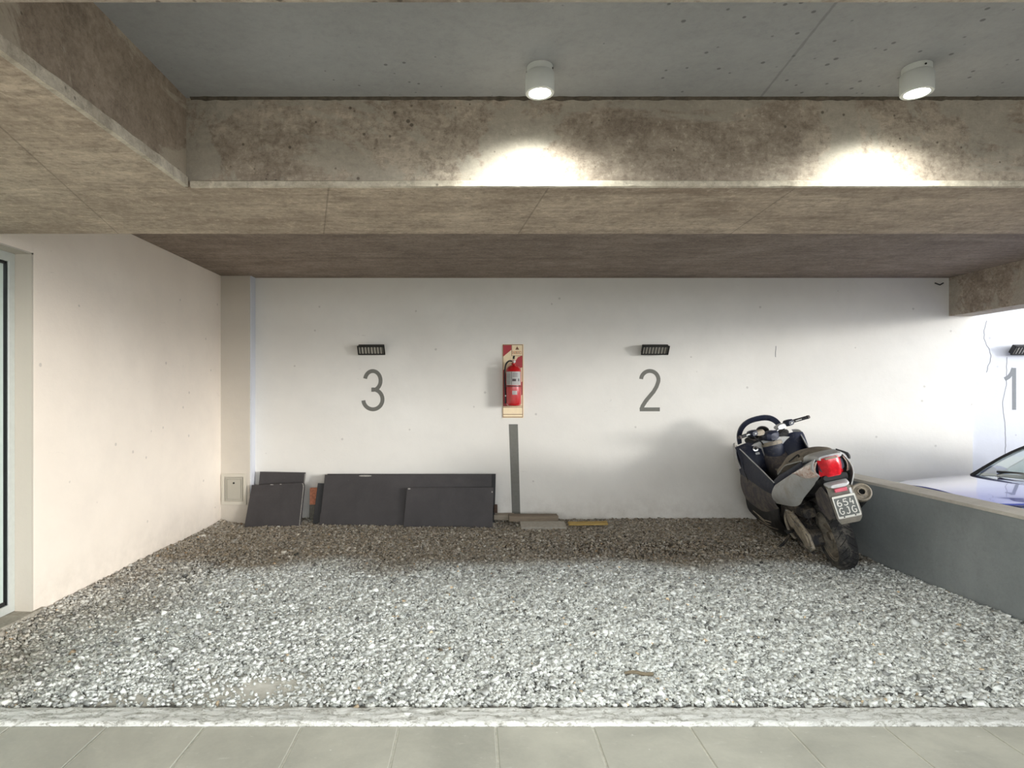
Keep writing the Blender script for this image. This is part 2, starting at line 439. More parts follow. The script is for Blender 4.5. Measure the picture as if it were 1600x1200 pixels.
# paving: one floor of large tiles with real joints
b = bm()
for i in range(-8, 9):
    x0 = .10 + i * .437
    for j in range(7):
        y1 = 2.682 - j * .70
        if x0 + .437 > 3.6: continue
        box(b, x0 + .005, x0 + .432, y1 - .693, y1, -.05, 0)
struct('floor', b, M['paving'], bevel=.003, seg=1)
b = bm(); rows = []
for i in range(260):
    x = -3.0 + i * 6.6 / 259
    rows.append([(x, 2.686, -.05)] + [(x, 2.686 + .150 * k / 10 + (.006 * mnoise.noise(Vector((x * 9, k, 1))) if k in (0, 10) else 0), .012 + .010 * mnoise.noise(Vector((x * 14, k * .9, 0))) + (.0 if 0 < k < 10 else -.012)) for k in range(11)] + [(x, 2.84, -.05)])
grid(b, rows); struct('curb', b, M['curb'], smooth=True, angle=60)

# gravel bed
def gh(x, y):
    h = .018 * mnoise.noise(Vector((x * .9, y * .9, 0))) + .008 * mnoise.noise(Vector((x * 4, y * 4, 3)))
    h += .05 * max(0, 1 - (x - LX) / .35) ** 2 + .035 * max(0, 1 - (WY - y) / .30) ** 2
    if y < 3.05: h *= max(0, (y - 2.8) / .25)
    return h - .008
b = bm(); rows = []
for i in range(133):
    x = -2.98 + i * 6.6 / 132
    rows.append([(x, 2.82 + k * 4.2 / 84, gh(x, 2.82 + k * 4.2 / 84)) for k in range(85)])
grid(b, rows, False, False); struct('ground', b, M['soil'], smooth=True, angle=180)

NS = 250000
px = rng.uniform(LX + .012, 3.588, NS); py = rng.uniform(2.85, 6.985, NS)
keep = (px < py * .925 + .55) & (px > -py * .80 - .55)
keep &= ~((px < -2.57) & (py > 6.845))
def ell(cx, cy, sx, sy): return ((px - cx) / sx) ** 2 + ((py - cy) / sy) ** 2
thin = 1.0 * np.exp(-ell(-1.05, 3.05, .42, .17) * 1.1) + .75 * np.exp(-ell(1.7, 5.75, 1.5, .40) ** 2) + .6 * np.exp(-ell(-2.3, 5.2, .35, .6) ** 2) + .8 * np.exp(-ell(1.9, 2.93, .6, .06)) + .8 * np.exp(-ell(-1.7, 2.93, .5, .07)) + .7 * np.exp(-((py - 2.84) / .035) ** 2)
keep &= rng.random(NS) > thin
px, py = px[keep], py[keep]; ns = len(px)
size = rng.gamma(5, .00105, ns) + .0022
base = np.array([(x, y, z) for x in (-1, 1) for y in (-1, 1) for z in (-1, 1)], float)
v = base[None] + rng.normal(0, .33, (ns, 8, 3))
v *= size[:, None, None] * rng.uniform([.7, .55, .4], [1.25, 1.0, .8], (ns, 3))[:, None, :]
an = rng.uniform(0, 2 * PI, ns); tl = rng.normal(0, .5, ns); tm = rng.normal(0, .5, ns)
ca, sa = np.cos(an), np.sin(an); ct, st = np.cos(tl), np.sin(tl); cm, sm = np.cos(tm), np.sin(tm)
x, y, z = v[..., 0].copy(), v[..., 1].copy(), v[..., 2].copy()
y, z = y * ct[:, None] - z * st[:, None], y * st[:, None] + z * ct[:, None]
x, z = x * cm[:, None] + z * sm[:, None], -x * sm[:, None] + z * cm[:, None]
x, y = x * ca[:, None] - y * sa[:, None], x * sa[:, None] + y * ca[:, None]
zz = np.array([gh(a, c) for a, c in zip(px, py)]) + size * .35 + rng.uniform(0, .008, ns)
V = np.stack([x + px[:, None], y + py[:, None], z + zz[:, None]], -1).reshape(-1, 3)
F0 = np.array([[0, 1, 3, 2], [4, 6, 7, 5], [0, 4, 5, 1], [2, 3, 7, 6], [0, 2, 6, 4], [1, 5, 7, 3]])
F = (F0[None] + 8 * np.arange(ns)[:, None, None]).reshape(-1)
me = bpy.data.meshes.new('gravel'); me.vertices.add(len(V)); me.vertices.foreach_set('co', V.ravel().astype(np.float32))
me.loops.add(len(F)); me.loops.foreach_set('vertex_index', F.astype(np.int32))
me.polygons.add(len(F) // 4); me.polygons.foreach_set('loop_start', np.arange(0, len(F), 4, dtype=np.int32))
me.update(calc_edges=True); me.validate()
gv = rng.normal(0, 1, ns)
tone = np.clip(.84 + .28 * gv, .12, 1.15)
g3 = np.array([mnoise.noise(Vector((a * 1.3, c * 1.3, 9))) for a, c in zip(px, py)])
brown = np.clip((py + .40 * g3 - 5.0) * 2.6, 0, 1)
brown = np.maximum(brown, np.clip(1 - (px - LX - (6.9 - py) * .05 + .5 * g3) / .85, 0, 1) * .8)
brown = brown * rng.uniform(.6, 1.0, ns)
dust = np.exp(-(((px - (-1.05)) / .50) ** 2 + ((py - 3.05) / .22) ** 2)); tone = tone * (1 - .6 * dust) + .85 * .6 * dust
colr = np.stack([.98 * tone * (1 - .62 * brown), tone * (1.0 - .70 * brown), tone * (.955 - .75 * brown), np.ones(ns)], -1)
odd = rng.random(ns) < .005; colr[odd, :3] *= np.array([1.1, .85, .6])
at = me.color_attributes.new('tint', 'FLOAT_COLOR', 'POINT')
at.data.foreach_set('color', np.repeat(colr, 8, 0).ravel().astype(np.float32))
tag(link('gravel', me, M['stone']), 'loose grey crushed stone covering the parking bay floor', 'gravel', kind='stuff')

# ------------------------------------------------------------------ downlights
white_lamp = plain('white_lamp_body', srgb(214, 216, 212), .4, var=.03)
n = N('lamp_diffuser'); n.done((1, 1, 1), .4, 0, Emission_Color=(.90, 1.0, .95), Emission_Strength=22.0); M['lit'] = n.m
dark_metal = plain('dark_screw', srgb(50, 50, 48), .5, .6)
def downlight(x, label, rz):
    t = empty('downlight', label, 'ceiling light', (x, 2.48, CZ), (0, 0, rz), 'cylindrical downlights on the grey ceiling')
    b = bm(); lathe(b, [(.001, 0), (.054, 0), (.054, -.026), (.052, -.030), (.001, -.030)], (0, 0, 0), (0, 0, 1), 40)
    bm_obj('mounting_base', b, white_lamp, t, smooth=True)
    b = bm(); lathe(b, [(.040, -.028), (.058, -.028), (.0605, -.032), (.0605, -.106), (.058, -.110), (.046, -.110), (.043, -.098), (.040, -.098)], (0, 0, 0), (0, 0, 1), 40, closed=True)
    bm_obj('housing', b, white_lamp, t, smooth=True)
    b = bm(); lathe(b, [(.001, -.096), (.042, -.096), (.042, -.103), (.030, -.107), (.001, -.108)], (0, 0, 0), (0, 0, 1), 32)
    bm_obj('lens', b, M['lit'], t, smooth=True)
    for a in (-.6, 2.4):
        b = bm(); c = Vector((math.cos(a), math.sin(a), 0)); lathe(b, [(.001, 0), (.004, 0), (.004, .003), (.001, .003)], c * .0535 + Vector((0, 0, -.015)), c, 10)
        bm_obj('screw', b, dark_metal, t)
    l = bpy.data.lights.new('downlight_beam', 'SPOT'); l.energy = 55; l.spot_size = R(158); l.spot_blend = 1.0; l.shadow_soft_size = .04; l.color = (.96, 1.0, .95)
    lo = bpy.data.objects.new('downlight_beam', l); C.objects.link(lo); lo.parent = t; lo.location = (0, -.01, -.135)
    return t
downlight(.276, 'white cylindrical downlight nearer the middle, above the fire extinguisher', R(200))
downlight(1.847, 'white cylindrical downlight on the right, beside the hairline ceiling joint', R(300))

# ------------------------------------------------------------------ wall floodlights
black_pl = plain('black_powder_coat', srgb(28, 27, 25), .5)
n = N('ribbed_lens')
xx = n.xyz()
wv = n.math('SINE', n.math('MULTIPLY', xx[0], 2 * PI / .036))
n.bump(wv, 1.0, .004)
n.done(n.ramp(wv, [(.1, srgb(120, 117, 110)), (.6, srgb(222, 219, 208))]), .3, .3); M['ribs'] = n.m
def floodlight(xc, label, wy):
    t = empty('wall_floodlight', label, 'wall light', (xc, wy, 2.01), (0, 0, 0), 'small louvred floodlights above the bay numbers')
    b = bm(); box(b, -.035, .035, -.05, 0, -.01, .05); bm_obj('bracket', b, black_pl, t, .003)
    mt = Matrix.Translation((0, -.085, 0)) @ Matrix.Rotation(R(34), 4, 'X')
    b = bm(); box(b, -.150, .150, -.012, .035, -.052, .052, mt); bm_obj('housing', b, black_pl, t, .004)
    b = bm()
    for q in ((-.158, .158, -.024, -.008, .045, .058), (-.158, .158, -.024, -.008, -.058, -.045), (-.158, -.142, -.024, -.008, -.058, .058), (.142, .158, -.024, -.008, -.058, .058)): box(b, *q, mt)
    bm_obj('bezel', b, black_pl, t, .002)
    b = bm(); box(b, -.142, .142, -.015, -.010, -.045, .045, mt); ln = bm_obj('lens', b, M['ribs'], t)
    for k in range(8):
        b = bm(); x = -.124 + k * .0355
        box(b, x - .002, x + .002, -.021, -.012, -.045, .045, mt); bm_obj('louvre_bar', b, black_pl, t)
    return t
floodlight(-1.187, 'small black floodlight left of the fire extinguisher, above the leftmost number', WY)
floodlight(2.108, 'small black floodlight between the fire extinguisher and the scooter', WY)
floodlight(6.43, 'small black floodlight on the bright wall above the parked car', WY + .02)

# ------------------------------------------------------------------ painted numerals
gpaint = plain('grey_stencil_paint', srgb(112, 111, 104), .8, var=.08)
gpaint2 = plain('grey_stencil_paint_pale', srgb(124, 127, 130), .8, var=.06)
def stroke(b, pts, wd, y, t=.0015):
    P = [Vector((p[0], 0, p[1])) for p in pts]; L = []; Rr = []
    for i, p in enumerate(P):
        d = (P[min(i + 1, len(P) - 1)] - P[max(i - 1, 0)]).normalized(); nn = Vector((-d.z, 0, d.x)) * wd / 2
        L.append(p + nn); Rr.append(p - nn)
    rings = [[(l.x, y, l.z), (r.x, y, r.z), (r.x, y - t, r.z), (l.x, y - t, l.z)] for l, r in zip(L, Rr)]
    grid(b, rings)
def arc(cx, cz, rx, rz, a0, a1, n=26): return [(cx + rx * math.cos(R(a0 + (a1 - a0) * i / n)), cz + rz * math.sin(R(a0 + (a1 - a0) * i / n))) for i in range(n + 1)]
H = .5
def numeral(name, strokes, x, z, y, label, mat):
    b = bm()
    for i, s in enumerate(strokes): stroke(b, s, .046, 0, .0015 + i * .0006)
    o = bm_obj(name, b, mat); o.location = (x, y, z); tag(o, label, 'painted number', 'painted bay numbers')
# 3: 565-601 px wide, 577-643
numeral('painted_number', [arc(-.004, .361, .092, .112, 168, -78), arc(-.002, .140, .113, .117, 98, -174), [(-.02, .2525), (.012, .2525)]],
        -1.182, 1.292, WY, 'large grey painted three above the leaning dark slabs', gpaint)
numeral('painted_number', [arc(.0, .372, .102, .102, 176, -22) + [(.078, .288), (.045, .232), (-.045, .125), (-.085, .062), (-.10, .018)], [(-.118, .0225), (.118, .0225)]],
        2.072, 1.292, WY, 'large grey painted two between extinguisher and scooter', gpaint)
numeral('painted_number', [[(.045, -.01), (.045, .485)], [(-.065, .352), (-.02, .378), (.018, .425), (.038, .482)]],
        6.33, 1.318, WY + .02, 'large pale grey painted one above the parked car', gpaint2)
b = bm(); prism(b, [(.414, 1.140), (.520, 1.140), (.549, .075), (.452, .075)], 'xz', 0, -.0015)
tag(bm_obj('painted_stripe', b, gpaint).id_data, 'vertical grey painted bay line on the wall below the extinguisher', 'painted line').location = (0, WY, 0)

# ------------------------------------------------------------------ wall marks
crackm = plain('crack_shadow', srgb(128, 128, 130), .9)
def crack(pts, wd, label, y, amp=.012):
    P = smoothpts([(p[0], 0, p[1]) for p in pts], 10)
    Q = [(p.x + amp * mnoise.noise(Vector((p.z * 14, 3, 0))), p.z) for p in P]
    b = bm(); stroke(b, Q, wd, 0); o = bm_obj('wall_crack', b, crackm); o.location = (0, y, 0); tag(o, label, 'crack', 'hairline cracks in the wall')
crack([(6.29, 1.93), (6.28, 1.6), (6.24, 1.38), (6.27, 1.1), (6.27, .78)], .006, 'long hairline crack in the bright wall running down beside the number 1', WY + .02)
crack([(6.05, 2.36), (6.02, 2.15), (6.10, 1.95), (6.05, 1.75)], .006, 'short wavy hairline crack high on the bright wall left of the floodlight', WY + .02, .03)
crack([(3.555, 2.06), (3.55, 1.95), (3.553, 1.93)], .006, 'short vertical crack on the white wall right of the number 2', WY, .004)
b = bm(); tube(b, [(5.42, WY - .004, 2.80), (5.47, WY - .02, 2.775), (5.52, WY - .004, 2.80)], .007, 8)
tag(bm_obj('wall_hook', b, black_pl), 'small dark bent hook at the top right of the white wall', 'hook')

# ------------------------------------------------------------------ access panel on the pier
pan = empty('access_panel', 'square cream access hatch low on the corner pier', 'access hatch', (-2.76, 6.86, .40))
pm = wall_paint('hatch_paint', srgb(205, 199, 184), srgb(192, 185, 170), speck=False, grime=0)
pm2 = wall_paint('hatch_door_paint', srgb(182, 177, 163), srgb(168, 162, 148), speck=False, grime=0)
def ringbox(b, x0, x1, z0, z1, wd, ya, yb):
    o_ = [(x0, z0), (x1, z0), (x1, z1), (x0, z1)]; i_ = [(x0 + wd, z0 + wd), (x1 - wd, z0 + wd), (x1 - wd, z1 - wd), (x0 + wd, z1 - wd)]
    vs = [[b.verts.new((p[0], y, p[1])) for p in (o_ if k < 2 else i_)] for k, y in enumerate((ya, yb, yb, ya))]
    for k in range(4):
        for j in range(4): b.faces.new((vs[k][j], vs[k][(j + 1) % 4], vs[(k + 1) % 4][(j + 1) % 4], vs[(k + 1) % 4][j]))
b = bm(); ringbox(b, -.145, .145, -.178, .178, .036, 0, -.016)
bm_obj('frame', b, pm, pan, .003)
b = bm(); box(b, -.104, .104, -.004, 0, -.137, .137); ringbox(b, -.098, .098, -.130, .130, .012, -.004, -.012); box(b, -.078, .078, -.010, -.004, -.110, .110); bm_obj('door', b, pm2, pan, .003)
b = bm(); lathe(b, [(.001, 0), (.011, 0), (.011, .004), (.001, .004)], (.0, -.011, .07), (0, -1, 0), 14); bm_obj('latch', b, dark_metal, pan)

# ------------------------------------------------------------------ fire extinguisher and its board
cream = plain('cream_board', srgb(236, 216, 178), .45, var=.03)
red = plain('signal_red', srgb(166, 8, 28), .4, var=.06)
line_m = plain('brown_line', srgb(120, 76, 48), .5)
bd = empty('extinguisher_sign', 'tall cream and red striped backing board behind the fire extinguisher', 'sign', (.463, WY, 1.647))
hw, hh = .124, .433
bm_obj('board', box(bm(), -hw, hw, -.008, 0, -hh, hh), cream, bd)
def poly(name, pts, mat, y0=-.0095, y1=-.008):
    b = bm(); prism(b, pts, 'xz', y1, y0); return bm_obj(name, b, mat, bd)
def bp(px_, py_): return ((px_ - 500) / 8 / 930 * 7.0, (606 - py_) / 8 / 930 * 7.0)   # crop pixels to board metres
poly('red_stripe', [bp(378, 158), bp(480, 158), bp(480, 215), bp(378, 300)], red)
poly('red_stripe', [bp(615, 292), bp(615, 435), bp(560, 455), bp(500, 400), bp(560, 310), bp(600, 292)], red)
poly('red_stripe', [bp(615, 610), bp(615, 775), bp(480, 905), bp(480, 740)], red)
poly('red_stripe', [bp(378, 470), bp(400, 450), bp(420, 560), bp(440, 915), bp(378, 915)], red)
b = bm()
for (x0, y0, x1, y1) in ((372, 150, 622, 157), (372, 915, 622, 922), (372, 932, 622, 938), (372, 1018, 622, 1024), (372, 1052, 622, 1060), (372, 150, 378, 1060), (616, 150, 622, 1060), (482, 157, 487, 290), (482, 288, 616, 293)):
    a, c = bp(x0, y1), bp(x1, y0); box(b, a[0], c[0], -.0100, -.008, a[1], c[1])
bm_obj('border_line', b, line_m, bd)
poly('warning_triangle', [bp(528, 214), bp(576, 214), bp(552, 172)], line_m)
for k, (cx) in enumerate((508, 545, 586)):
    b = bm(); p = bp(cx, 250); s = .0165
    for q in ((-s, s, s - .003, s), (-s, s, -s, -s + .003), (-s, -s + .003, -s, s), (s - .003, s, -s, s)): box(b, p[0] + q[0], p[0] + q[1], -.0095, -.008, p[1] + q[2], p[1] + q[3])
    bm_obj('class_symbol', b, plain('symbol_orange', srgb(196, 110, 60), .5), bd)
    text_mesh('class_letter', 'ABC'[k], .030, line_m, Matrix.Translation((p[0], -.0090, p[1] - .010)) @ Matrix.Rotation(PI / 2, 4, 'X'), bd)

ext = empty('fire_extinguisher', 'red fire extinguisher with black hose hung on the striped board', 'fire extinguisher', (.463, WY - .115, 1.36))
n = N('glossy_red'); n.done(srgb(180, 24, 28), .22, 0, Coat_Weight=.6); M['gred'] = n.m
b = bm(); lathe(b, [(.001, 0), (.070, 0), (.083, .010), (.088, .03), (.088, .392), (.083, .425), (.066, .452), (.040, .468), (.024, .474), (.022, .49), (.001, .49)], (0, 0, 0), (0, 0, 1), 40)
bm_obj('cylinder', b, M['gred'], ext, smooth=True)
b = bm(); lathe(b, [(.0886, .218), (.0896, .218), (.0896, .232), (.0886, .232)], (0, 0, 0), (0, 0, 1), 40, closed=True); bm_obj('strap', b, plain('dark_strap', srgb(90, 18, 18), .5), ext, smooth=True)
lab = plain('white_label', srgb(226, 228, 224), .5, var=.03)
def wrap(name, a0, a1, z0, z1, mat, r=.0888, par=ext):
    b = bm(); rows = [[(r * math.sin(R(a)), -r * math.cos(R(a)), z) for z in (z0, z1)] for a in np.linspace(a0, a1, 14)]
    grid(b, rows, False, False); bmesh.ops.solidify(b, geom=b.faces[:], thickness=.0004); return bm_obj(name, b, mat, par)
wrap('label', -74, 58, .238, .392, lab)
wrap('label', -14, 22, .128, .172, lab)
grey_i = plain('label_ink', srgb(130, 132, 130), .6)
wrap('label_print', -20, -17, .240, .390, grey_i, .0894)
for i in range(7): wrap('label_print', -64, -26, .256 + i * .017, .260 + i * .017, grey_i, .0894)
wrap('label_print', -14, 14, .282, .308, plain('label_picture', srgb(110, 100, 100), .6, var=.4, scale=120), .0894)
wrap('label_print', 30, 42, .282, .312, grey_i, .0894)
for i in range(3): wrap('label_print', -12, 26, .335 + i * .016, .340 + i * .016, grey_i, .0894)
b = bm(); tube(b, [(0, 0, .485), (0, 0, .53)], .017, 14); box(b, -.02, .02, -.035, .02, .505, .525); bm_obj('valve', b, plain('valve_brass', srgb(150, 120, 110), .35, .8), ext, .002, smooth=True)
b = bm(); box(b, -.011, .011, -.075, .03, .540, .550); bm_obj('carry_handle', b, black_pl, ext, .003)
b = bm(); prism(b, [(-.085, .575), (.02, .562), (.03, .552), (-.08, .562)], 'yz', -.010, .010); bm_obj('lever', b, black_pl, ext, .002)
b = bm(); lathe(b, [(.001, 0), (.013, 0), (.013, .008), (.001, .010)], (.008, -.036, .508), (0, -1, 0), 18); bm_obj('pressure_gauge', b, lab, ext, smooth=True)
hp = smoothpts([(-.012, 0, .512), (-.055, -.02, .515), (-.092, -.02, .47), (-.104, -.01, .36), (-.100, .0, .20), (-.092, -.01, .12)], 8)
b = bm(); tube(b, hp, .0095, 10); bm_obj('hose', b, plain('black_rubber', srgb(26, 25, 24), .6), ext, smooth=True)
b = bm(); tube(b, [(-.092, -.01, .13), (-.090, -.012, .055), (-.089, -.012, .03)], [.012, .013, .018], 12); bm_obj('nozzle', b, black_pl, ext, smooth=True)
b = bm(); lathe(b, [(.001, 0), (.009, 0), (.009, .006), (.001, .008)], (-.094, -.018, .115), (0, -1, 0), 12); bm_obj('hose_clip', b, lab, ext)
b = bm(); box(b, -.02, .02, .02, .104, .43, .50); bm_obj('wall_bracket', b, red, ext)

# ------------------------------------------------------------------ slabs leaning on the wall
def slab_mat(name, c):
    n = N(name)
    f = n.noise(3.5, 7, .65, dist=.5); g = n.noise(70, 4, .7)
    col = n.ramp(n.math('ADD', f, n.math('MULTIPLY', n.math('SUBTRACT', g, .5), .35)), [(.35, tuple(q * .78 for q in c)), (.7, tuple(q * 1.2 for q in c))])
    v = n.vor(7); col = n.mix(n.ramp(v, [(.02, .5), (.035, 0.0)]), col, srgb(150, 146, 140))
    n.bump(g, .2, .002)
    return n.done(col, .62)
dk = slab_mat('charcoal_stone', srgb(58, 54, 54)); dk2 = slab_mat('black_stone', srgb(38, 37, 38))
edge_m = plain('pale_chipped_edge', srgb(160, 156, 148), .8, var=.3, scale=60)
def at(px_, py_, d): return ((px_ - 740) / 930 * d, 1.5 - (py_ - 615) / 930 * d)
def leaning(name, pts, y_bot, y_top, th, mat, label, cat, group=None, chips=(), rim=None):
    """pts: local outline (x, s) with s measured up the face; leans from y_bot at the foot to y_top"""
    h = max(p[1] for p in pts)
    lean = math.atan2(y_top - y_bot, h)
    t = bm(); prism(t, pts, 'xz', 0, th)
    o = bm_obj(name, t, mat, None, .0015, seg=1)
    o.rotation_euler = (-lean, 0, 0)
    tag(o, label, cat, group)
    if rim:
        b = bm(); stroke(b, rim, .006, 0); bm_obj('chipped_edge', b, edge_m, o)
    for (cx, cz, r1, r2) in chips:
        b = bm(); prism(b, [(cx + r1 * math.cos(a), cz + r2 * math.sin(a)) for a in np.linspace(0, 2 * PI, 12)[:-1]], 'xz', 0, -.001); bm_obj('chip', b, edge_m, o)
    return o
def place(o, x, y, z): o.location = (x, y, z); return o
GR = 'dark stone slabs leaning on the back wall'
# tall rear slab of the left pair
place(leaning('stone_slab', [(0, 0), (.505, 0), (.545, .625), (.015, .635)], 0, .125, .02, dk, 'dark square stone slab standing tallest behind the left front slab', 'stone slab', GR, rim=[(.515, .02), (.541, .61)]), -2.50, 6.80, -.03)
place(leaning('stone_slab', [(0, 0), (.635, .015), (.655, .48), (.65, .515), (.635, .53), (.05, .50)], 0, .12, .022, dk, 'dark square stone slab in front at the left, next to the corner pier', 'stone slab', GR, rim=[(.622, .03), (.643, .48), (.637, .51), (.625, .522)], chips=((.28, .507, .02, .004), (.38, .512, .012, .004))), -2.585, 6.69, -.035)
# brick and black slab in the gap
bk = empty('brick', 'orange brick standing on end between the two groups of dark slabs', 'brick', (-1.86, 6.93, 0), (R(-3), 0, 0))
b = bm(); box(b, -.045, .055, -.03, .03, 0, .40); bm_obj('brick_body', b, plain('orange_clay', srgb(196, 128, 98), .9, var=.25, scale=40, bump=.6), bk, .004)
b = bm(); box(b, -.047, .057, -.033, .032, 0, .21); bm_obj('mortar_crust', b, plain('grey_mortar_crust', srgb(112, 108, 98), .95, var=.3, scale=30, bump=.6), bk, .004)
place(leaning('stone_slab', [(0, 0), (.16, 0), (.17, .50), (.045, .505)], 0, .08, .02, dk2, 'narrow black slab end showing beside the brick', 'stone slab', GR), -1.84, 6.78, -.03)
place(leaning('stone_slab', [(0, .01), (2.0, .0), (2.02, .60), (.05, .60)], 0, .10, .02, dk2, 'long black slab mostly hidden behind the long dark slab', 'stone slab', GR), -1.76, 6.86, -.03)
place(leaning('stone_slab', [(0, 0), (1.95, .02), (1.955, .63), (.035, .625), (.012, .20), (.0, .17)], 0, .13, .022, dk, 'long dark stone slab, the widest of those leaning on the wall', 'stone slab', GR, chips=((.50, .612, .075, .009),)), -1.745, 6.72, -.045)
place(leaning('stone_slab', [(0, 0), (1.0, .0), (1.02, .48), (.035, .475)], 0, .095, .024, dk, 'shorter dark slab leaning over the right half of the long slab', 'stone slab', GR, chips=((.06, .465, .016, .008), (1.0, .43, .008, .010))), -.79, 6.655, -.035)
wood_d = plain('dark_wood_block', srgb(84, 66, 54), .85, var=.3, scale=30)
b = bm(); box(b, 0, .04, 0, .06, 0, .09); o = bm_obj('wood_block', b, wood_d, None, .003); o.location = (.235, 6.85, .125); tag(o, 'small brown wood block wedged at the right end of the long slab', 'wood block')

# ------------------------------------------------------------------ boards and pavers on the gravel
def wood(name, c):
    n = N(name)
    f = n.noise(5, 8, .7, vec=n.co(scale=(1, 12, 12)), dist=.8)
    n.bump(f, .5, .004)
    return n.done(n.ramp(f, [(.3, tuple(q * .6 for q in c)), (.65, c)]), .85)
def lying(name, L, W, T, loc, rot, mat, label, cat):
    b = bm(); box(b, 0, L, 0, W, 0, T); bmesh.ops.subdivide_edges(b, edges=[e for e in b.edges if abs((e.verts[0].co - e.verts[1].co).x) > .01], cuts=14)
    for v in b.verts: v.co += Vector((0, .006 * mnoise.noise(v.co * 13 + Vector((L, 0, 0))), .004 * mnoise.noise(v.co * 11)))
    o = bm_obj(name, b, mat, None, .003, seg=1); o.location = loc; o.rotation_euler = rot; tag(o, label, cat); return o
lying('timber_board', .24, .12, .06, (.235, 6.862, .04), (0, 0, 0), wood('pale_board', srgb(178, 166, 148)), 'short pale board end lying beside the right end of the slabs', 'board')
lying('timber_plank', .56, .13, .065, (.40, 6.72, .052), (0, 0, R(1)), wood('grey_plank', srgb(142, 128, 110)), 'grey weathered plank lying across the foot of the painted line', 'plank')
lying('paving_slab', .50, .16, .035, (.52, 6.54, .0), (R(12), 0, 0), plain('grey_paver', srgb(168, 162, 150), .9, var=.12, scale=30), 'flat grey paver resting on the gravel in front of the weathered plank', 'paver')
lying('wood_offcut', .44, .07, .022, (1.065, 6.66, .02), (R(10), R(-1), 0), wood('yellow_slat', srgb(196, 166, 98)), 'broken yellow wood slat on the gravel right of the paver', 'wood slat')
b = bm(); tube(b, smoothpts([(0, 0, 0), (.05, .0, .006), (.10, -.01, .0), (.15, -.018, .004)], 4), [.006, .007, .008, .009, .009, .009, .009, .010, .010, .009, .010, .010, .006], 7)
o = bm_obj('twig', b, wood('twig_bark', srgb(140, 128, 105)), smooth=True); o.location = (.80, 3.16, .016); tag(o, 'short brown twig lying on the grey gravel near the curb', 'twig')
#BIKE0
# ------------------------------------------------------------------ motor scooter
LEAN, HEAD = R(-15), R(78)
sc = empty('motor_scooter', 'silver and black motor scooter leaning on its stand beside the low grey wall', 'motor scooter', (3.175, 5.10, .004), (LEAN, 0, HEAD))
silver = dusty('dusty_silver_paint', srgb(196, 198, 198), srgb(176, 170, 158), .5, .30, .25)
silverR = silver
navy = dusty('dusty_navy_plastic', srgb(30, 36, 56), srgb(110, 106, 102), .35, .35)
blk = dusty('dusty_black_plastic', srgb(14, 14, 16), srgb(84, 78, 70), .25, .4)
greyp = dusty('dusty_grey_plastic', srgb(74, 71, 74), srgb(134, 124, 112), .55, .6)
seatm = dusty('dusty_seat_vinyl', srgb(80, 75, 69), srgb(160, 150, 134), .85, .7)
rub = dusty('dusty_tyre_rubber', srgb(40, 40, 41), srgb(128, 122, 112), .5, .85, scale=6)
cast = dusty('dusty_cast_alloy', srgb(120, 114, 106), srgb(184, 172, 150), .7, .55, .3, scale=14)
eng = dusty('oily_engine_metal', srgb(36, 36, 38), srgb(130, 118, 102), .5, .5, .4, scale=16)
chrome = plain('worn_chrome', srgb(190, 190, 186), .22, .9, var=.1)
n = N('red_tail_lens'); n.bump(n.math('SINE', n.math('MULTIPLY', n.xyz()[1], 500)), .3, .001)
n.done(n.ramp(n.noise(30, 3), [(.35, srgb(196, 10, 28)), (.7, srgb(236, 26, 44))]), .12, 0, Coat_Weight=1.0); redl = n.m
n = N('clear_signal_lens')
n.done(n.ramp(n.noise(38, 5, .7), [(.35, srgb(190, 150, 132)), (.5, srgb(220, 200, 188)), (.68, srgb(240, 234, 228))]), .15, 0, Coat_Weight=1.0); clearl = n.m
pinkl = plain('faded_red_reflector', srgb(206, 92, 108), .3, var=.1)

def P(name, b, mat, bev=0, par=None, smooth=True, ang=40, **k):
    return bm_obj(name, b, mat, sc if par is None else par, bev, smooth=smooth, angle=ang, **k)
def mirror_y(pts): return [(p[0], -p[1], p[2]) for p in pts]

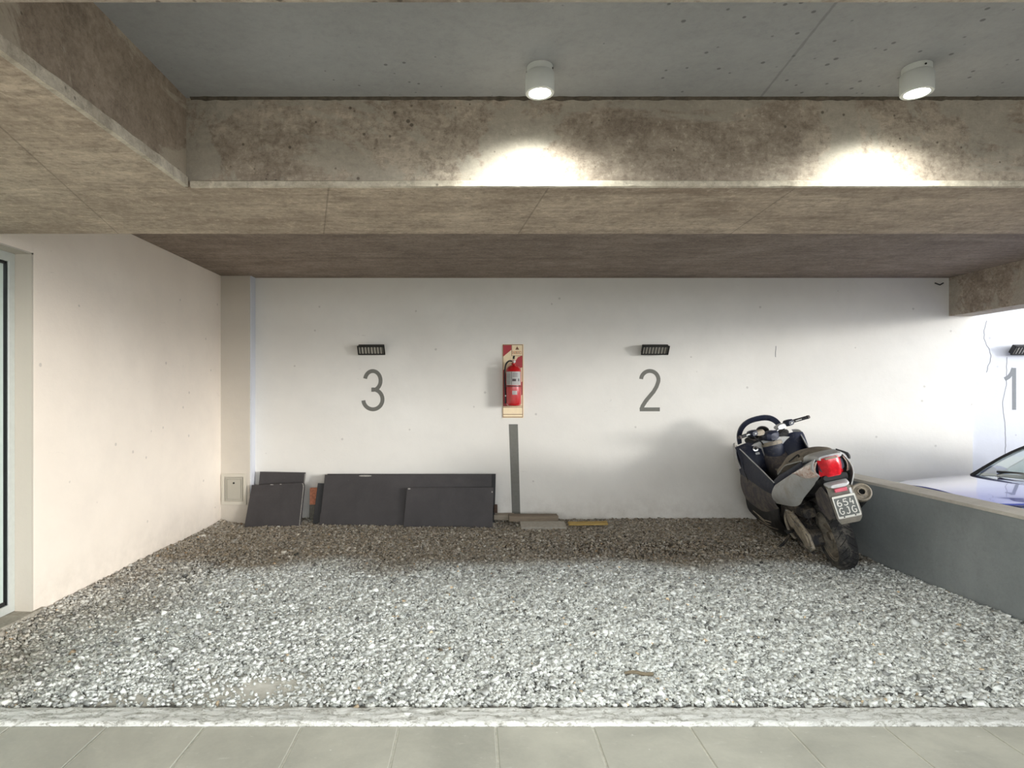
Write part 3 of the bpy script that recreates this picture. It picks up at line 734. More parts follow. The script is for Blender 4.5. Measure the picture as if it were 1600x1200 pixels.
# wheels -----------------------------------------------------------
def wheel(name, cx, rr, wd, par, steer=0):
    prof = []
    for k in range(15):
        a = PI * k / 14
        prof.append((rr - .055 + .055 * math.sin(a) ** .8, -wd / 2 * math.cos(a) * (1.0 if 0 < k < 14 else .86)))
    inner = rr - .092
    ring = [(inner, -wd * .36)] + [(p[0], p[1]) for p in prof] + [(inner, wd * .36), (inner + .01, 0)]
    b = bm(); lathe(b, ring, (0, 0, 0), (0, 1, 0), 64, closed=True)
    t = P('tyre', b, rub, ang=50, par=par)
    # tread grooves as raised dark sipes cut visually by thin strips
    b = bm()
    for i in range(26):
        a = 2 * PI * i / 26
        for sgn in (-1, 1):
            pts = []
            for q in range(5):
                u = .12 + q * .17; aa = a + q * .05 + (0.12 if sgn > 0 else 0)
                yy = sgn * wd / 2 * u * .98; r_ = rr - .055 + .055 * max(0, 1 - (yy / (wd / 2)) ** 2) ** .4 + .0004
                pts.append((r_ * math.cos(aa), yy, r_ * math.sin(aa)))
            tube(b, pts, .0028, 4)
    P('tyre_tread', b, plain('groove_black_' + name, srgb(16, 16, 16), .9), par=par)
    b = bm(); lathe(b, [(inner + .004, -wd * .38), (inner + .012, -wd * .40), (inner - .014, -wd * .30), (inner - .018, 0), (inner - .014, wd * .30), (inner + .012, wd * .40), (inner + .004, wd * .38), (inner - .002, 0)], (0, 0, 0), (0, 1, 0), 48, closed=True)
    for k in range(5):
        a = 2 * PI * k / 5 + .3; c, s_ = math.cos(a), math.sin(a)
        tube(b, [(.03 * c, 0, .03 * s_), (.08 * c, .0, .08 * s_), ((inner - .01) * c, .0, (inner - .01) * s_)], [.022, .014, .017], 8)
    lathe(b, [(.001, -.045), (.038, -.045), (.042, -.02), (.042, .02), (.038, .045), (.001, .045)], (0, 0, 0), (0, 1, 0), 24)
    r_ = P('wheel_rim', b, cast, par=par)
    return t, r_
def hub(name, loc, rot=(0, 0, 0)):
    e = bpy.data.objects.new(name, None); C.objects.link(e); e.parent = sc; e.location = loc; e.rotation_euler = rot; e.empty_display_size = .05; return e
rw = hub('rear_wheel', (0, 0, .29)); wheel('rear', 0, .29, .155, rw)
fw = hub('front_wheel', (1.50, 0, .28), (0, 0, R(4))); wheel('front', 0, .28, .13, fw)
b = bm(); lathe(b, [(.05, -.002), (.125, -.002), (.125, .002), (.05, .002)], (1.50, .075, .28), (0, 1, 0), 40, closed=True); P('brake_disc', b, chrome)
b = bm()
for s in (-1, 1): tube(b, [(1.50, s * .085, .26), (1.47, s * .085, .34), (1.33, s * .075, .66)], [.022, .026, .024], 14)
P('front_fork', b, eng)
b = bm(); rows = []
for i in range(19):
    a = R(20 + i * 8); rows.append([(1.50 + (.30 + .018 * math.cos(t_)) * math.cos(a) , .085 * math.sin(t_), .28 + (.30 + .018 * math.cos(t_)) * math.sin(a)) for t_ in np.linspace(-1.5, 1.5, 9)])
grid(b, rows, False, False); bmesh.ops.solidify(b, geom=b.faces[:], thickness=.004); P('front_mudguard', b, blk)

# engine, swingarm, transmission ------------------------------------
b = bm(); prism(b, [(-.06, .24), (-.05, .35), (.10, .43), (.30, .50), (.62, .50), (.70, .40), (.62, .27), (.40, .20), (.12, .19)], 'xz', .095, .215)
eg = P('engine_case', b, eng, .02, seg=3)
b = bm(); prism(b, [(-.17, .26), (-.13, .375), (.02, .435), (.18, .495), (.36, .50), (.41, .44), (.36, .36), (.22, .30), (.06, .235), (-.08, .215)], 'xz', .214, .238)
tc = P('transmission_cover', b, cast, .010, seg=3)
b = bm()
lathe(b, [(.001, 0), (.072, 0), (.066, .014), (.040, .020), (.001, .022)], (.285, .236, .415), (0, 1, 0), 28)
P('cover_boss', b, cast, par=tc)
b = bm(); lathe(b, [(.001, 0), (.085, 0), (.080, .014), (.045, .022), (.001, .022)], (-.03, .236, .315), (0, 1, 0), 28)
P('cover_boss', b, cast, par=tc)
for q in range(7): b = bm(); tube(b, [(.03 + q * .032, .238, .345 + q * .013), (.05 + q * .032, .247, .40 + q * .012)], .006, 6); P('cooling_rib', b, cast, par=tc)
for (x_, z_) in ((-.15, .27), (-.11, .37), (.02, .425), (.18, .483), (.36, .49), (.395, .43), (.34, .355), (.20, .30), (.06, .245), (-.08, .225)):
    b = bm(); lathe(b, [(.001, 0), (.009, 0), (.009, .008), (.001, .009)], (x_, .236, z_), (0, 1, 0), 8); P('cover_bolt', b, chrome, par=tc)
b = bm(); lathe(b, [(.001, 0), (.03, 0), (.03, .02), (.016, .024), (.001, .026)], (0, .085, .29), (0, 1, 0), 20); P('axle_nut', b, cast)
b = bm(); ellipses(b, [(.05, .13, .50, .05, .04), (.12, .13, .52, .075, .06), (.36, .14, .54, .08, .06), (.42, .14, .53, .05, .04)], 20, 4); P('air_filter_box', b, eng)
b = bm(); tube(b, smoothpts([(.34, .15, .56), (.25, .20, .50), (.16, .24, .47), (.05, .22, .40)], 6), .011, 8); tube(b, smoothpts([(.50, .2, .46), (.42, .25, .40), (.36, .26, .30), (.30, .24, .24)], 6), .012, 8); P('breather_hose', b, cast)
for s in (-1, 1):
    b = bm(); rings_ = []; hx = []
    p0, p1 = Vector((.02, s * .14, .34)), Vector((.18, s * .15, .68))
    for i in range(90):
        t = i / 89; a = 2 * PI * 8 * t; q = p0.lerp(p1, t); hx.append(q + Vector((.024 * math.cos(a), .024 * math.sin(a), 0)))
    tube(b, hx, .0055, 6); tube(b, [p0, p1], .012, 10)
    P('rear_shock', b, eng)
b = bm(); ellipses(b, [(.30, 0, .38, .07, .10), (.40, 0, .40, .10, .14), (.72, 0, .40, .10, .13), (.80, 0, .38, .06, .08)], 20, 4); P('engine_block', b, eng)

# exhaust -----------------------------------------------------------
ma, mb = Vector((-.26, -.215, .665)), Vector((.26, -.235, .415)); ax = (ma - mb).normalized(); Lm = (ma - mb).length
b = bm(); lathe(b, [(.001, 0), (.045, 0), (.066, .05), (.073, .12), (.073, Lm - .05), (.070, Lm - .02), (.001, Lm - .02)], mb, ax, 32)
ex = P('muffler', b, blk)
b = bm(); lathe(b, [(.074, Lm - .045), (.076, Lm - .03), (.073, Lm), (.064, Lm + .006), (.055, Lm - .002), (.060, Lm - .02), (.070, Lm - .045)], mb, ax, 32, closed=True); P('muffler_ring', b, cast, par=ex)
b = bm(); lathe(b, [(.062, Lm - .012), (.030, Lm - .006), (.030, Lm + .012), (.024, Lm + .012), (.024, Lm - .015), (.062, Lm - .018)], mb, ax, 32, closed=True); P('end_cap', b, cast, par=ex)
b = bm(); lathe(b, [(.001, Lm - .03), (.027, Lm - .03), (.027, Lm - .012), (.001, Lm - .012)], mb, ax, 20); P('outlet', b, plain('soot', (.004, .004, .004), .95), par=ex)
b = bm(); tube(b, smoothpts([tuple(mb), (.38, -.22, .36), (.48, -.16, .26), (.60, -.05, .24), (.66, 0, .28)], 6), .022, 10); P('exhaust_pipe', b, eng, par=ex)
b = bm(); tube(b, smoothpts([(-.12, -.145, .66), (-.15, -.165, .70), (-.18, -.18, .715)], 4), .014, 8); P('muffler_bracket', b, cast, par=ex)

# rear bodywork ------------------------------------------------------
spt = [(-.43, .105, 1.035), (-.20, .145, .955), (.05, .185, .865), (.30, .225, .775), (.50, .245, .705)]
spb = [(-.40, .095, .885), (-.26, .125, .790), (-.05, .165, .665), (.12, .20, .565), (.60, .250, .515)]
P('side_panel', sheet(spt, spb, (0, .035, 0), 26, 10, .008), silver)
spr = [(-.42, .110, .775), (-.28, .135, .740), (-.05, .165, .655), (.12, .20, .565), (.60, .250, .515)]
P('side_panel', sheet(mirror_y(spt), mirror_y(spr), (0, -.045, 0), 26, 10, .008), silver)
b = bm(); ellipses(b, [(-.435, 0, .96, .09, .055), (-.38, 0, .965, .105, .07), (-.10, 0, .90, .145, .085), (.20, 0, .80, .18, .10), (.48, 0, .72, .20, .11), (.60, 0, .68, .19, .12)], 28, 3.2); P('tail_body', b, navy)
b = bm(); ellipses(b, [(-.455, 0, 1.030, .085, .018), (-.43, 0, 1.035, .098, .026), (-.30, 0, 1.03, .118, .034), (-.12, 0, .99, .13, .045)], 28, 3.0); P('tail_cowl', b, silver)
# dark trim below the seat, left and right
for s in (1, -1):
    tt = [(-.22, s * .150, 1.000), (.02, s * .178, .925), (.28, s * .212, .838), (.50, s * .232, .760)]
    tb = [(-.22, s * .153, .962), (.03, s * .186, .870), (.29, s * .224, .782), (.50, s * .240, .712)]
    P('seat_trim', sheet(tt, tb, (0, s * .006, 0), 18, 3, .008), navy)
# seat
b = bm()
ellipses(b, [(-.30, 0, 1.010, .06, .022), (-.25, 0, 1.015, .115, .045), (-.10, 0, 1.005, .145, .062), (.06, 0, .985, .158, .070), (.20, 0, .950, .165, .072), (.34, 0, .885, .175, .066), (.48, 0, .835, .180, .060), (.60, 0, .800, .168, .055), (.70, 0, .775, .135, .048), (.745, 0, .760, .07, .03)], 32, 2.5)
st = P('seat', b, seatm)
b = bm(); tube(b, smoothpts([(-.22, .150, 1.005), (.04, .172, .955), (.22, .178, .915), (.42, .190, .83), (.62, .160, .78)], 6), .005, 6); P('seat_piping', b, silver, par=st)
b = bm(); tube(b, smoothpts([(-.40, -.145, .975), (-.40, -.150, 1.000), (-.40, -.130, 1.030), (-.40, -.075, 1.070)], 5), [.013] * 9 + [.010, .009, .008, .007, .006, .006, .006], 8); P('grab_rail', b, blk)
b = bm(); tube(b, smoothpts([(-.12, .13, 1.02), (-.18, .15, 1.055), (-.05, .165, 1.01), (.05, .172, .975)], 6), .006, 8); P('seat_strap', b, blk)

# tail lamp ---------------------------------------------------------
def yzface(pts, x): return [(x, p[0], p[1]) for p in pts]
tlt = [(-.425, .090, 1.022), (-.480, .045, 1.036), (-.487, 0, 1.038), (-.480, -.04, 1.036), (-.425, -.078, 1.026)]
tlb = [(-.385, .098, .880), (-.440, .05, .876), (-.447, 0, .875), (-.440, -.045, .876), (-.385, -.086, .884)]
tl = P('tail_lamp', sheet(tlt, tlb, (-.018, 0, 0), 24, 10, .012), redl)
b = bm(); box(b, -.498, -.474, -.042, .050, 1.020, 1.034, Matrix.Rotation(0, 4, 'Y')); P('lamp_badge', b, cast, .004, par=tl)
for s in (1, -1):
    t1 = [(-.440, s * .100, 1.012), (-.30, s * .162, .968), (-.125, s * .205, .908)]
    t2 = [(-.400, s * .112, .885), (-.28, s * .176, .872), (-.122, s * .206, .897)]
    P('turn_signal', sheet(t1, t2, (0, s * .016, 0), 16, 8, .006), clearl)
b = bm(); ellipses(b, [(-.44, 0, .868, .085, .022), (-.42, 0, .862, .10, .03), (-.40, 0, .838, .105, .032), (-.28, 0, .815, .12, .05), (-.1, 0, .74, .13, .06)], 24, 3.4); P('lower_tail', b, blk)

# rear mudguard with number plate ------------------------------------
b = bm()
def sec(x, z, hw_, th): return [(x, y_, z_) for (y_, z_) in [(-hw_, z), (hw_, z), (hw_, z - th), (-hw_, z - th)]]
mg_t = [(-.30, .085, .835), (-.415, .082, .80), (-.470, .092, .73), (-.500, .094, .63), (-.505, .090, .55), (-.492, .066, .505)]
mg_b = mirror_y(mg_t)
mg = P('rear_mudguard', sheet(mg_t, mg_b, (-.014, 0, .004), 22, 8, .012), greyp)
mgs = dusty('dusty_grey_mudguard', srgb(120, 116, 108), srgb(150, 142, 128), .6, .6)
mg.data.materials[0] = mgs
b = bm(); ellipses(b, [(-.475, 0, .800, .060, .014), (-.455, 0, .806, .082, .020), (-.38, 0, .825, .09, .022), (-.30, 0, .83, .08, .02)], 20, 3); P('plate_lamp_hood', b, silver, par=mg)
b = bm(); box(b, -.495, -.478, -.045, .048, .755, .785); P('reflector', b, pinkl, .004, par=mg)
b = bm(); box(b, -.500, -.488, -.070, -.052, .70, .775); P('plate_bracket', b, silver, .002, par=mg)
# inner fender that hugs the tyre, left stay
b = bm(); rows = []
for i in range(16):
    a = R(45 + i * 5.2); rows.append([((.325) * math.cos(a), .095 * t_, .29 + (.325 + .02 * (1 - t_ * t_)) * math.sin(a)) for t_ in np.linspace(-1, 1, 9)])
grid(b, rows, False, False); bmesh.ops.solidify(b, geom=b.faces[:], thickness=.004); P('inner_mudguard', b, greyp)
b = bm(); prism(b, [(-.30, .80), (-.46, .72), (-.43, .55), (-.30, .50), (-.10, .56), (-.12, .70)], 'xz', .082, .090); P('mudguard_stay', b, greyp, .004)
PT = Matrix.Translation((-.520, .004, .645)) @ Matrix.Rotation(R(8), 4, 'Y') @ Matrix.Diagonal((1, .90, .90, 1))
pl = bpy.data.objects.new('license_plate', None); C.objects.link(pl); pl.parent = sc; pl.matrix_local = PT
def rrect(hw_, hh_, r_, n_=5):
    o = []
    for cx, cy, a0 in ((hw_ - r_, hh_ - r_, 0), (-hw_ + r_, hh_ - r_, 90), (-hw_ + r_, -hh_ + r_, 180), (hw_ - r_, -hh_ + r_, 270)):
        for k in range(n_ + 1): a = R(a0 + 90 * k / n_); o.append((cx + r_ * math.cos(a), cy + r_ * math.sin(a)))
    return o
pw = plain('plate_white', srgb(214, 212, 202), .45, var=.05); pk = plain('plate_grey_field', srgb(92, 94, 90), .5, var=.12)
b = bm(); prism(b, rrect(.092, .096, .010), 'yz', 0, .003); P('plate_blank', b, pw, par=pl)
b = bm(); prism(b, rrect(.082, .078, .006), 'yz', -.0012, .0); P('plate_field', b, pk, par=pl)
def glyph(ch):
    A = lambda cx, cz, rx, rz, a0, a1: arc(cx, cz, rx, rz, a0, a1, 14)
    return {'6': [[(.30, 1.0), (.12, .80), (.03, .55), (.02, .30)] + A(.27, .27, .25, .27, 180, 540)],
            '5': [[(.50, 1.0), (.08, 1.0), (.05, .58)] + A(.25, .32, .26, .30, 110, -150)],
            '4': [[(.20, 1.0), (.03, .38), (.52, .38)], [(.38, .62), (.38, .0)]],
            'G': [A(.28, .5, .27, .5, 45, 315) + [(.50, .18), (.50, .44), (.30, .44)]],
            'J': [[(.42, 1.0), (.42, .28)] + A(.22, .24, .20, .24, 0, -160), [(.20, 1.0), (.42, 1.0)]]}[ch]
def plate_row(name, text, z0, hgt):
    b = bm()
    for i, ch in enumerate(text):
        for j, st_ in enumerate(glyph(ch)):
            pts = [(-.066 + i * .050 + p[0] * .062, p[1] * hgt) for p in st_]
            # written left to right as seen from behind: +x of the writing is -y of the scooter
            tmp = bm(); stroke(tmp, pts, .0085, 0, .0012 + .0003 * j)
            off = len(b.verts); vm = {v.index: None for v in tmp.verts}
            tmp.verts.index_update()
            nv = [b.verts.new((v.co.y - .0014, -v.co.x, v.co.z + z0)) for v in tmp.verts]
            for f_ in tmp.faces: b.faces.new([nv[v.index] for v in f_.verts])
            tmp.free()
    return P(name, b, pw, par=pl, smooth=False)
plate_row('plate_number', '654', .008, .054)
plate_row('plate_letters', 'GJG', -.062, .054)
for y_ in (-.045, .045):
    b = bm(); lathe(b, [(.001, 0), (.006, 0), (.006, .003), (.001, .004)], (-.001, y_, -.085), (-1, 0, 0), 10); P('plate_screw', b, dark_metal, par=pl)

# mid body ------------------------------------------------------------
b = bm(); ellipses(b, [(.50, 0, .62, .17, .14), (.64, 0, .63, .15, .145), (.80, 0, .62, .12, .145), (1.0, 0, .66, .11, .15), (1.20, 0, .76, .12, .18)], 28, 3.5); P('centre_tunnel', b, greyp)
P('seat_step', sheet([(.62, .13, .775), (.80, .105, .765), (.96, .10, .775)], [(.62, -.13, .775), (.80, -.105, .765), (.96, -.10, .775)], (0, 0, .02), 12, 8, .008), dusty('dusty_step', srgb(96, 92, 86), srgb(150, 142, 128), .8, .6))
for s in (1, -1):
    ft = [(1.34, s * .325, 1.04), (1.20, s * .305, .985), (1.02, s * .28, .905), (.78, s * .262, .83), (.48, s * .245, .735)]
    fm = [(1.42, s * .35, .72), (1.25, s * .335, .70), (1.05, s * .31, .66), (.80, s * .285, .62), (.56, s * .25, .60)]
    fb = [(1.40, s * .37, .46), (1.25, s * .345, .40), (1.05, s * .30, .36), (.82, s * .27, .40), (.60, s * .25, .46)]
    P('leg_shield', sheet(ft, fm, (0, s * .012, 0), 22, 8, .010), navy)
    P('lower_leg_shield', sheet(fm, fb, (0, s * .020, 0), 22, 8, .010), greyp)
    b = bm(); tube(b, smoothpts([(q[0], q[1], q[2] + .002) for q in ft], 6), .006, 8); P('leg_shield_edge', b, silver)
    P('belly_pan', sheet(fb, [(1.38, s * .28, .20), (1.22, s * .25, .15), (1.02, s * .22, .12), (.82, s * .20, .14), (.64, s * .18, .22)], (0, s * .045, -.02), 22, 8, .010), blk)
    P('floor_board', sheet([(1.22, s * .34, .60), (.95, s * .30, .52), (.62, s * .255, .52)], [(1.22, s * .10, .60), (.95, s * .10, .52), (.62, s * .10, .52)], (0, 0, 0), 12, 4, .01), blk)
    b = bm()
    for q in range(3): tube(b, [(1.26 - q * .03, s * (.352 - q * .010), .335 - q * .045), (1.04 - q * .03, s * (.318 - q * .014), .27 - q * .03), (.80, s * (.272 - q * .008), .285 - q * .035)], .007, 6)
    P('belly_rib', b, cast)
b = bm(); ellipses(b, [(.62, 0, .30, .16, .10), (.80, 0, .25, .19, .11), (1.1, 0, .24, .20, .12), (1.30, 0, .32, .20, .16)], 24, 3.2); P('under_tray', b, blk)

# dash / inner fairing -------------------------------------------------
for s in (1, -1):
    it = [(1.30, s * .115, 1.035), (1.27, s * .24, 1.050), (1.31, s * .345, 1.025)]
    ib = [(1.22, s * .110, .72), (1.18, s * .22, .735), (1.26, s * .33, .76)]
    P('glove_box', sheet(it, ib, (-.045, 0, 0), 14, 10, .012, power=.6), navy)
    it2 = [(1.22, s * .10, .74), (1.18, s * .22, .745), (1.24, s * .335, .77)]
    ib2 = [(1.20, s * .10, .56), (1.18, s * .20, .56), (1.22, s * .33, .58)]
    P('inner_leg_shield', sheet(it2, ib2, (-.02, 0, 0), 12, 6, .01), blk)
b = bm(); lathe(b, [(.001, .0), (.055, .0), (.085, .03), (.100, .20), (.098, .27), (.082, .30), (.001, .30)], (1.17, 0, .72), (.12, 0, 1), 32); P('steering_cover', b, navy)
b = bm(); lathe(b, [(.10, .262), (.104, .275), (.096, .302), (.084, .302), (.092, .28)], (1.17, 0, .72), (.12, 0, 1), 32, closed=True); P('cover_ring', b, cast)
b = bm(); lathe(b, [(.014, 0), (.026, 0), (.028, .012), (.014, .014)], (1.19, .175, .985), (-1, 0, .25), 18, closed=True); P('ignition_bezel', b, chrome)
b = bm(); lathe(b, [(.001, 0), (.014, 0), (.014, .008), (.001, .009)], (1.19, .175, .985), (-1, 0, .25), 14); P('ignition_lock', b, plain('lock_black', (.01, .01, .01), .5))
b = bm(); box(b, 1.165, 1.185, .150, .190, .925, .948); P('dash_button', b, silver, .003)
b = bm(); box(b, 1.205, 1.225, -.275, -.215, .92, .97); P('glove_latch', b, blk, .006)
# nose fairing
b = bm(); ellipses(b, [(1.24, 0, .78, .32, .27), (1.34, 0, .77, .345, .28), (1.50, 0, .75, .33, .26), (1.66, 0, .72, .27, .21), (1.78, 0, .68, .17, .15), (1.85, 0, .65, .07, .08)], 36, 2.7)
for v_ in b.verts:
    if v_.co.z > .95: v_.co.x += (v_.co.z - .95) * -.1
P('nose_fairing', b, silver)
for s in (1, -1):
    P('fairing_wing', sheet([(1.50, s * .31, 1.06), (1.40, s * .345, 1.055), (1.30, s * .345, 1.035)], [(1.50, s * .33, .80), (1.40, s * .36, .78), (1.30, s * .352, .80)], (0, s * .015, 0), 10, 8, .008), silver)
    P('head_lamp', sheet([(1.56, s * .26, .86), (1.70, s * .15, .83)], [(1.60, s * .25, .76), (1.74, s * .14, .73)], (.03, s * .03, 0), 8, 6, .006), clearl)
# instrument binnacle
b = bm(); ellipses(b, [(1.26, 0, 1.05, .20, .035), (1.32, 0, 1.065, .225, .05), (1.44, 0, 1.06, .21, .045), (1.54, 0, 1.03, .16, .03)], 28, 3); P('instrument_shelf', b, blk)
for (y_, r_, z_) in ((.035, .065, 1.135), (.135, .055, 1.105)):
    b = bm(); lathe(b, [(.001, -.05), (r_ * .8, -.05), (r_, -.01), (r_, .012), (r_ * .86, .012), (r_ * .84, .0), (.001, .0)], (1.29, y_, z_), (-.75, 0, .65), 28)
    g_ = P('instrument_pod', b, greyp)
    b = bm(); lathe(b, [(.001, .001), (r_ * .80, .001), (r_ * .80, .004), (.001, .004)], (1.29, y_, z_), (-.75, 0, .65), 28); P('gauge_face', b, blk, par=g_)
# windscreen
n = N('clear_screen'); n.done((.95, .97, .97), .03, 0, Transmission_Weight=1.0, IOR=1.1, Alpha=.35); screenm = n.m
hoop = []
for i in range(25):
    a = PI * i / 24; hoop.append((1.42 + .06 * math.sin(a) * -1 + .03 * math.cos(a) ** 2 * 0, .262 * math.cos(a) ** 1 if True else 0, 1.055 + .245 * math.sin(a) ** .8))
hoop = [(1.45 - .07 * math.sin(PI * i / 24), .035 + .238 * math.copysign(abs(math.cos(PI * i / 24)) ** .8, math.cos(PI * i / 24)), 1.04 + .250 * math.sin(PI * i / 24) ** .85) for i in range(25)]
rings_ = []
cen = Vector((1.44, 0, 1.08))
for i, h_ in enumerate(hoop):
    h_ = Vector(h_); d_ = (h_ - cen).normalized(); fw_ = Vector((1, 0, 0)); t_ = .017; u_ = .022
    wdt = .030 + .018 * math.sin(PI * i / 24)
    rings_.append([h_ + d_ * .008 + fw_ * u_, h_ + d_ * .014, h_ + d_ * .008 - fw_ * u_, h_ - d_ * wdt - fw_ * u_ * .8, h_ - d_ * (wdt + .004), h_ - d_ * wdt + fw_ * u_])
b = bm(); grid(b, rings_); ws = P('windscreen_trim', b, navy, ang=60)
b = bm(); vs = [b.verts.new(Vector(h_) + Vector((.006, 0, 0))) for h_ in hoop]; b.faces.new(vs); bmesh.ops.solidify(b, geom=b.faces[:], thickness=.003)
P('windscreen', b, screenm, par=ws)

# handlebar (turned slightly left) ---------------------------------------
hb = bpy.data.objects.new('handlebar', None); C.objects.link(hb); hb.parent = sc; hb.location = (1.13, 0, 1.07); hb.rotation_euler = (0, R(-6), R(24)); hb.empty_display_size = .05
b = bm()
ellipses(b, [(-.045, 0, .015, .045, .035), (-.02, 0, .02, .075, .05), (.05, 0, .02, .08, .05), (.09, 0, .01, .05, .03)], 20, 3); P('bar_clamp_cover', b, navy, par=hb)
for s in (1, -1):
    b = bm(); tube(b, smoothpts([(.02, s * .03, .03), (.01, s * .12, .065), (-.01, s * .22, .10), (-.045, s * .30, .112), (-.06, s * .345, .115)], 6), .0125, 12); P('bar_tube', b, chrome, par=hb)
    b = bm(); gp = [(-.030, s * .275, .110), (-.050, s * .34, .114), (-.070, s * .405, .118)]
    tube(b, smoothpts(gp, 5), .0175, 14); g_ = P('grip', b, blk, par=hb)
    b = bm(); tube(b, [(-.070, s * .413, .118), (-.074, s * .435, .119)], [.020, .017], 14); P('bar_end', b, greyp, par=hb)
    b = bm(); ellipses(b, [(-.055, s * .225, .105, .030, .022), (-.03, s * .225, .106, .044, .034), (.02, s * .225, .100, .044, .034), (.04, s * .225, .098, .030, .022)], 16, 4); sw_ = P('switch_housing', b, navy, par=hb)
    b = bm(); ellipses(b, [(-.02, s * .135, .085, .05, .024), (.01, s * .135, .088, .062, .03), (.05, s * .135, .08, .05, .02)], 16, 3); P('brake_reservoir', b, silver if s < 0 else cast, par=hb)
    b = bm(); tube(b, smoothpts([(.045, s * .20, .098), (.058, s * .26, .090), (.045, s * (.38 if s < 0 else .31), .084), (.035, s * (.44 if s < 0 else .345), .084)], 6), [.008] * 19, 8); P('brake_lever', b, chrome, par=hb)
    b = bm(); tube(b, smoothpts([(.02, s * .20, .07), (.03, s * .16, .02), (.06, s * .09, -.03), (.08, s * .05, -.10)], 6), .007, 8); P('brake_hose', b, blk, par=hb)
    b = bm(); box(b, -.062, -.050, s * .225 - .012, s * .225 + .012, .098, .112); P('switch_button', b, plain('button_white', srgb(190, 190, 184), .5), .002, par=hb)
# stands ------------------------------------------------------------------
b = bm(); tube(b, smoothpts([(.60, .17, .24), (.64, .26, .13), (.66, .335, .075)], 4), .013, 10)
sst = P('side_stand', b, eng)
b = bm(); box(b, .63, .70, .325, .365, .062, .080); P('stand_foot', b, eng, .003, par=sst)
b = bm(); tube(b, smoothpts([(.42, .12, .22), (.30, .15, .17), (.12, .17, .135)], 4), .014, 10); tube(b, smoothpts([(.42, -.12, .22), (.30, -.15, .17), (.12, -.17, .135)], 4), .014, 10); tube(b, [(.42, -.12, .22), (.42, .12, .22)], .014, 10); P('centre_stand', b, eng)
b = bm(); tube(b, [(.36, .16, .30), (.34, .27, .30)], .012, 10); box(b, .30, .38, .25, .30, .295, .31); P('passenger_footrest', b, blk)
#BIKE1
#CAR0
# ------------------------------------------------------------------ parked car in the next bay
car = empty('car', 'shiny blue car parked beyond the low grey wall, bonnet and windscreen in view', 'car', (3.97, 5.30, -.32), (0, 0, PI))
n = N('blue_metallic_paint'); n.done(srgb(96, 104, 190), .12, .35, Coat_Weight=1.0, Coat_Roughness=.02); cblue = n.m
n = N('tinted_car_glass'); n.done((.75, .86, .84), .02, 0, Transmission_Weight=.85, IOR=1.5); cglass = n.m
cblk = plain('car_black_trim', srgb(18, 18, 20), .4)
cgrey = plain('cowl_grey', srgb(120, 120, 116), .6)
# car local x: forward (towards the low wall) ; nose at x=0
def CP(name, b, mat, bev=0, par=None, **k): return bm_obj(name, b, mat, car if par is None else par, bev, smooth=True, **k)
b = bm(); ellipses(b, [(-.00, 0, .52, .50, .20), (-.05, 0, .55, .62, .29), (-.20, 0, .56, .76, .33), (-.55, 0, .57, .84, .345), (-1.0, 0, .58, .86, .36), (-1.6, 0, .60, .87, .38), (-2.6, 0, .60, .87, .38), (-3.4, 0, .60, .86, .38), (-3.9, 0, .60, .80, .36), (-4.1, 0, .58, .68, .28)], 44, 5)
CP('body', b, cblue)
hl = [(-.12, .50, .935), (-.35, .62, .955), (-.70, .66, .980), (-1.02, .68, 1.0)]
hood = CP('bonnet', sheet(hl, [(q[0], -q[1], q[2]) for q in hl], (.02, 0, .045), 22, 18, .012), cblue)
for s in (1, -1):
    b = bm(); ellipses(b, [(-.02, s * .56, .80, .10, .05), (-.10, s * .62, .83, .13, .075), (-.40, s * .72, .885, .07, .055), (-.52, s * .76, .90, .02, .02)], 20, 3); CP('headlamp', b, cgrey if False else cglass)
CP('cowl', sheet([(-.99, .66, .992), (-1.00, 0, 1.04), (-.99, -.66, .992)], [(-1.13, .67, 1.02), (-1.16, 0, 1.065), (-1.13, -.67, 1.02)], (0, 0, -.015), 18, 4, .01), cgrey)
wt = [(-1.07, .68, 1.00), (-1.02, .35, 1.035), (-1.0, 0, 1.045), (-1.02, -.35, 1.035), (-1.07, -.68, 1.00)]
wtop = [(-1.78, .54, 1.40), (-1.72, .28, 1.425), (-1.70, 0, 1.435), (-1.72, -.28, 1.425), (-1.78, -.54, 1.40)]
CP('windscreen', sheet(wt, wtop, (.03, 0, .03), 18, 8, .006), cglass)
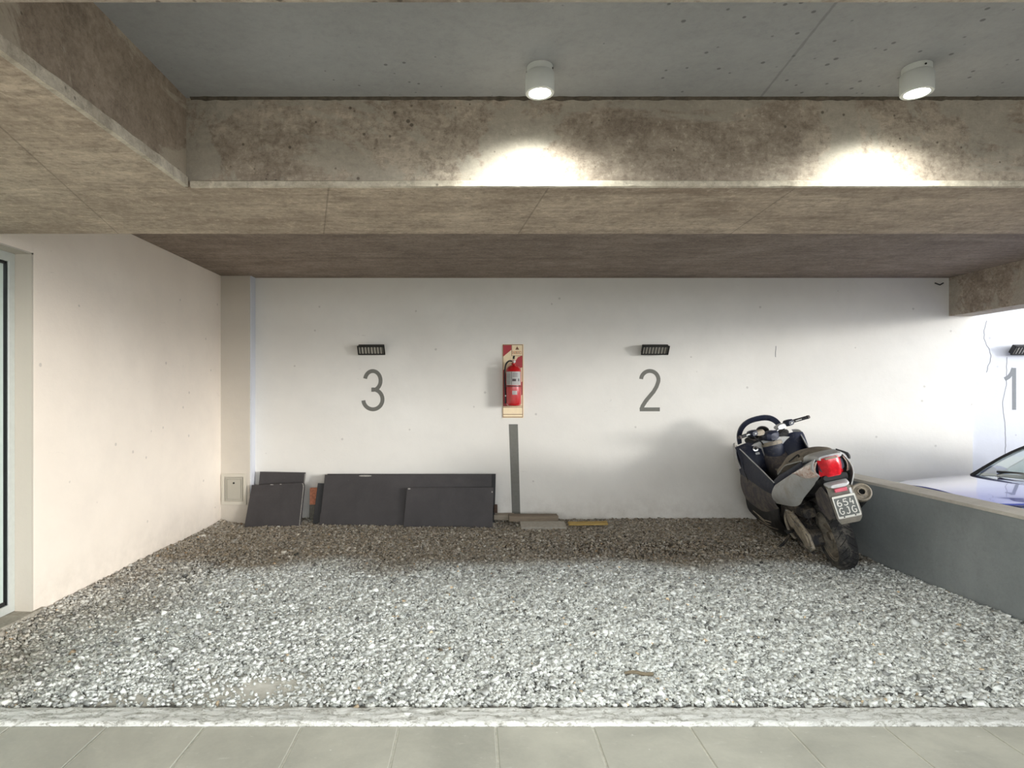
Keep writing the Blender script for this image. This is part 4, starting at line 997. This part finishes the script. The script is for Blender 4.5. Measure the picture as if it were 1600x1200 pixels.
for s in (1, -1):
    b = bm(); tube(b, smoothpts([(-1.05, s * .70, .995), (-1.40, s * .635, 1.23), (-1.80, s * .555, 1.41)], 6), .020, 8); CP('windscreen_pillar', b, cblk)
    CP('side_window', sheet([(-1.35, s * .74, 1.0), (-2.2, s * .76, 1.0), (-3.3, s * .72, 1.02)], [(-1.85, s * .58, 1.38), (-2.4, s * .60, 1.42), (-3.0, s * .57, 1.38)], (0, s * .02, 0), 16, 6, .006), cglass)
    b = bm(); ellipses(b, [(-1.42, s * .93, 1.0, .10, .06), (-1.48, s * .94, 1.0, .12, .075), (-1.54, s * .93, 1.0, .10, .06)], 20, 3); tube(b, [(-1.45, s * .86, .98), (-1.47, s * .76, .97)], .02, 8); CP('door_mirror', b, cblue)
    CP('door', sheet([(-1.30, s * .872, .97), (-2.5, s * .878, .98)], [(-1.30, s * .875, .35), (-2.5, s * .88, .35)], (0, s * .012, 0), 10, 8, .006), cblue)
rt = [(-1.78, .56, 1.40), (-2.4, .58, 1.44), (-3.05, .55, 1.39)]
CP('roof', sheet(rt, [(q[0], -q[1], q[2]) for q in rt], (0, 0, .045), 16, 14, .012), cblue)
CP('rear_window', sheet([(-3.05, .54, 1.40), (-3.02, 0, 1.43), (-3.05, -.54, 1.40)], [(-3.75, .66, .99), (-3.78, 0, 1.0), (-3.75, -.66, .99)], (-.03, 0, .03), 14, 6, .006), cglass)
for s in (-1, 1):
    b = bm(); y0 = -.42 if s < 0 else .12
    tube(b, [(-1.045, y0 + .02, 1.035), (-1.075, y0 + .05, 1.06)], .011, 8)
    tube(b, smoothpts([(-1.06, y0 + .45, 1.075), (-1.07, y0 + .20, 1.080), (-1.065, y0, 1.068)], 5), .012, 6); CP('wiper', b, cblk)
b = bm(); prism(b, rrect(.46, .10, .04), 'yz', -.02, .02); o = CP('grille', b, cblk); o.location = (.0, 0, .60)
for x_ in (-.78, -3.28):
    for s in (1, -1):
        b = bm(); lathe(b, [(.19, -.09), (.27, -.10), (.315, -.075), (.315, .075), (.27, .10), (.19, .09)], (x_, s * .80, .315), (0, 1, 0), 40, closed=True); w_ = CP('wheel', b, plain('car_tyre', srgb(30, 30, 30), .9))
        b = bm(); lathe(b, [(.001, s * .07), (.05, s * .085), (.10, s * .06), (.185, s * .075), (.20, s * .06), (.20, -s * .06), (.001, -s * .06)], (x_, s * .80, .315), (0, 1, 0), 30); CP('wheel_rim', b, plain('alloy', srgb(160, 162, 164), .3, .8), par=w_)
#CAR1
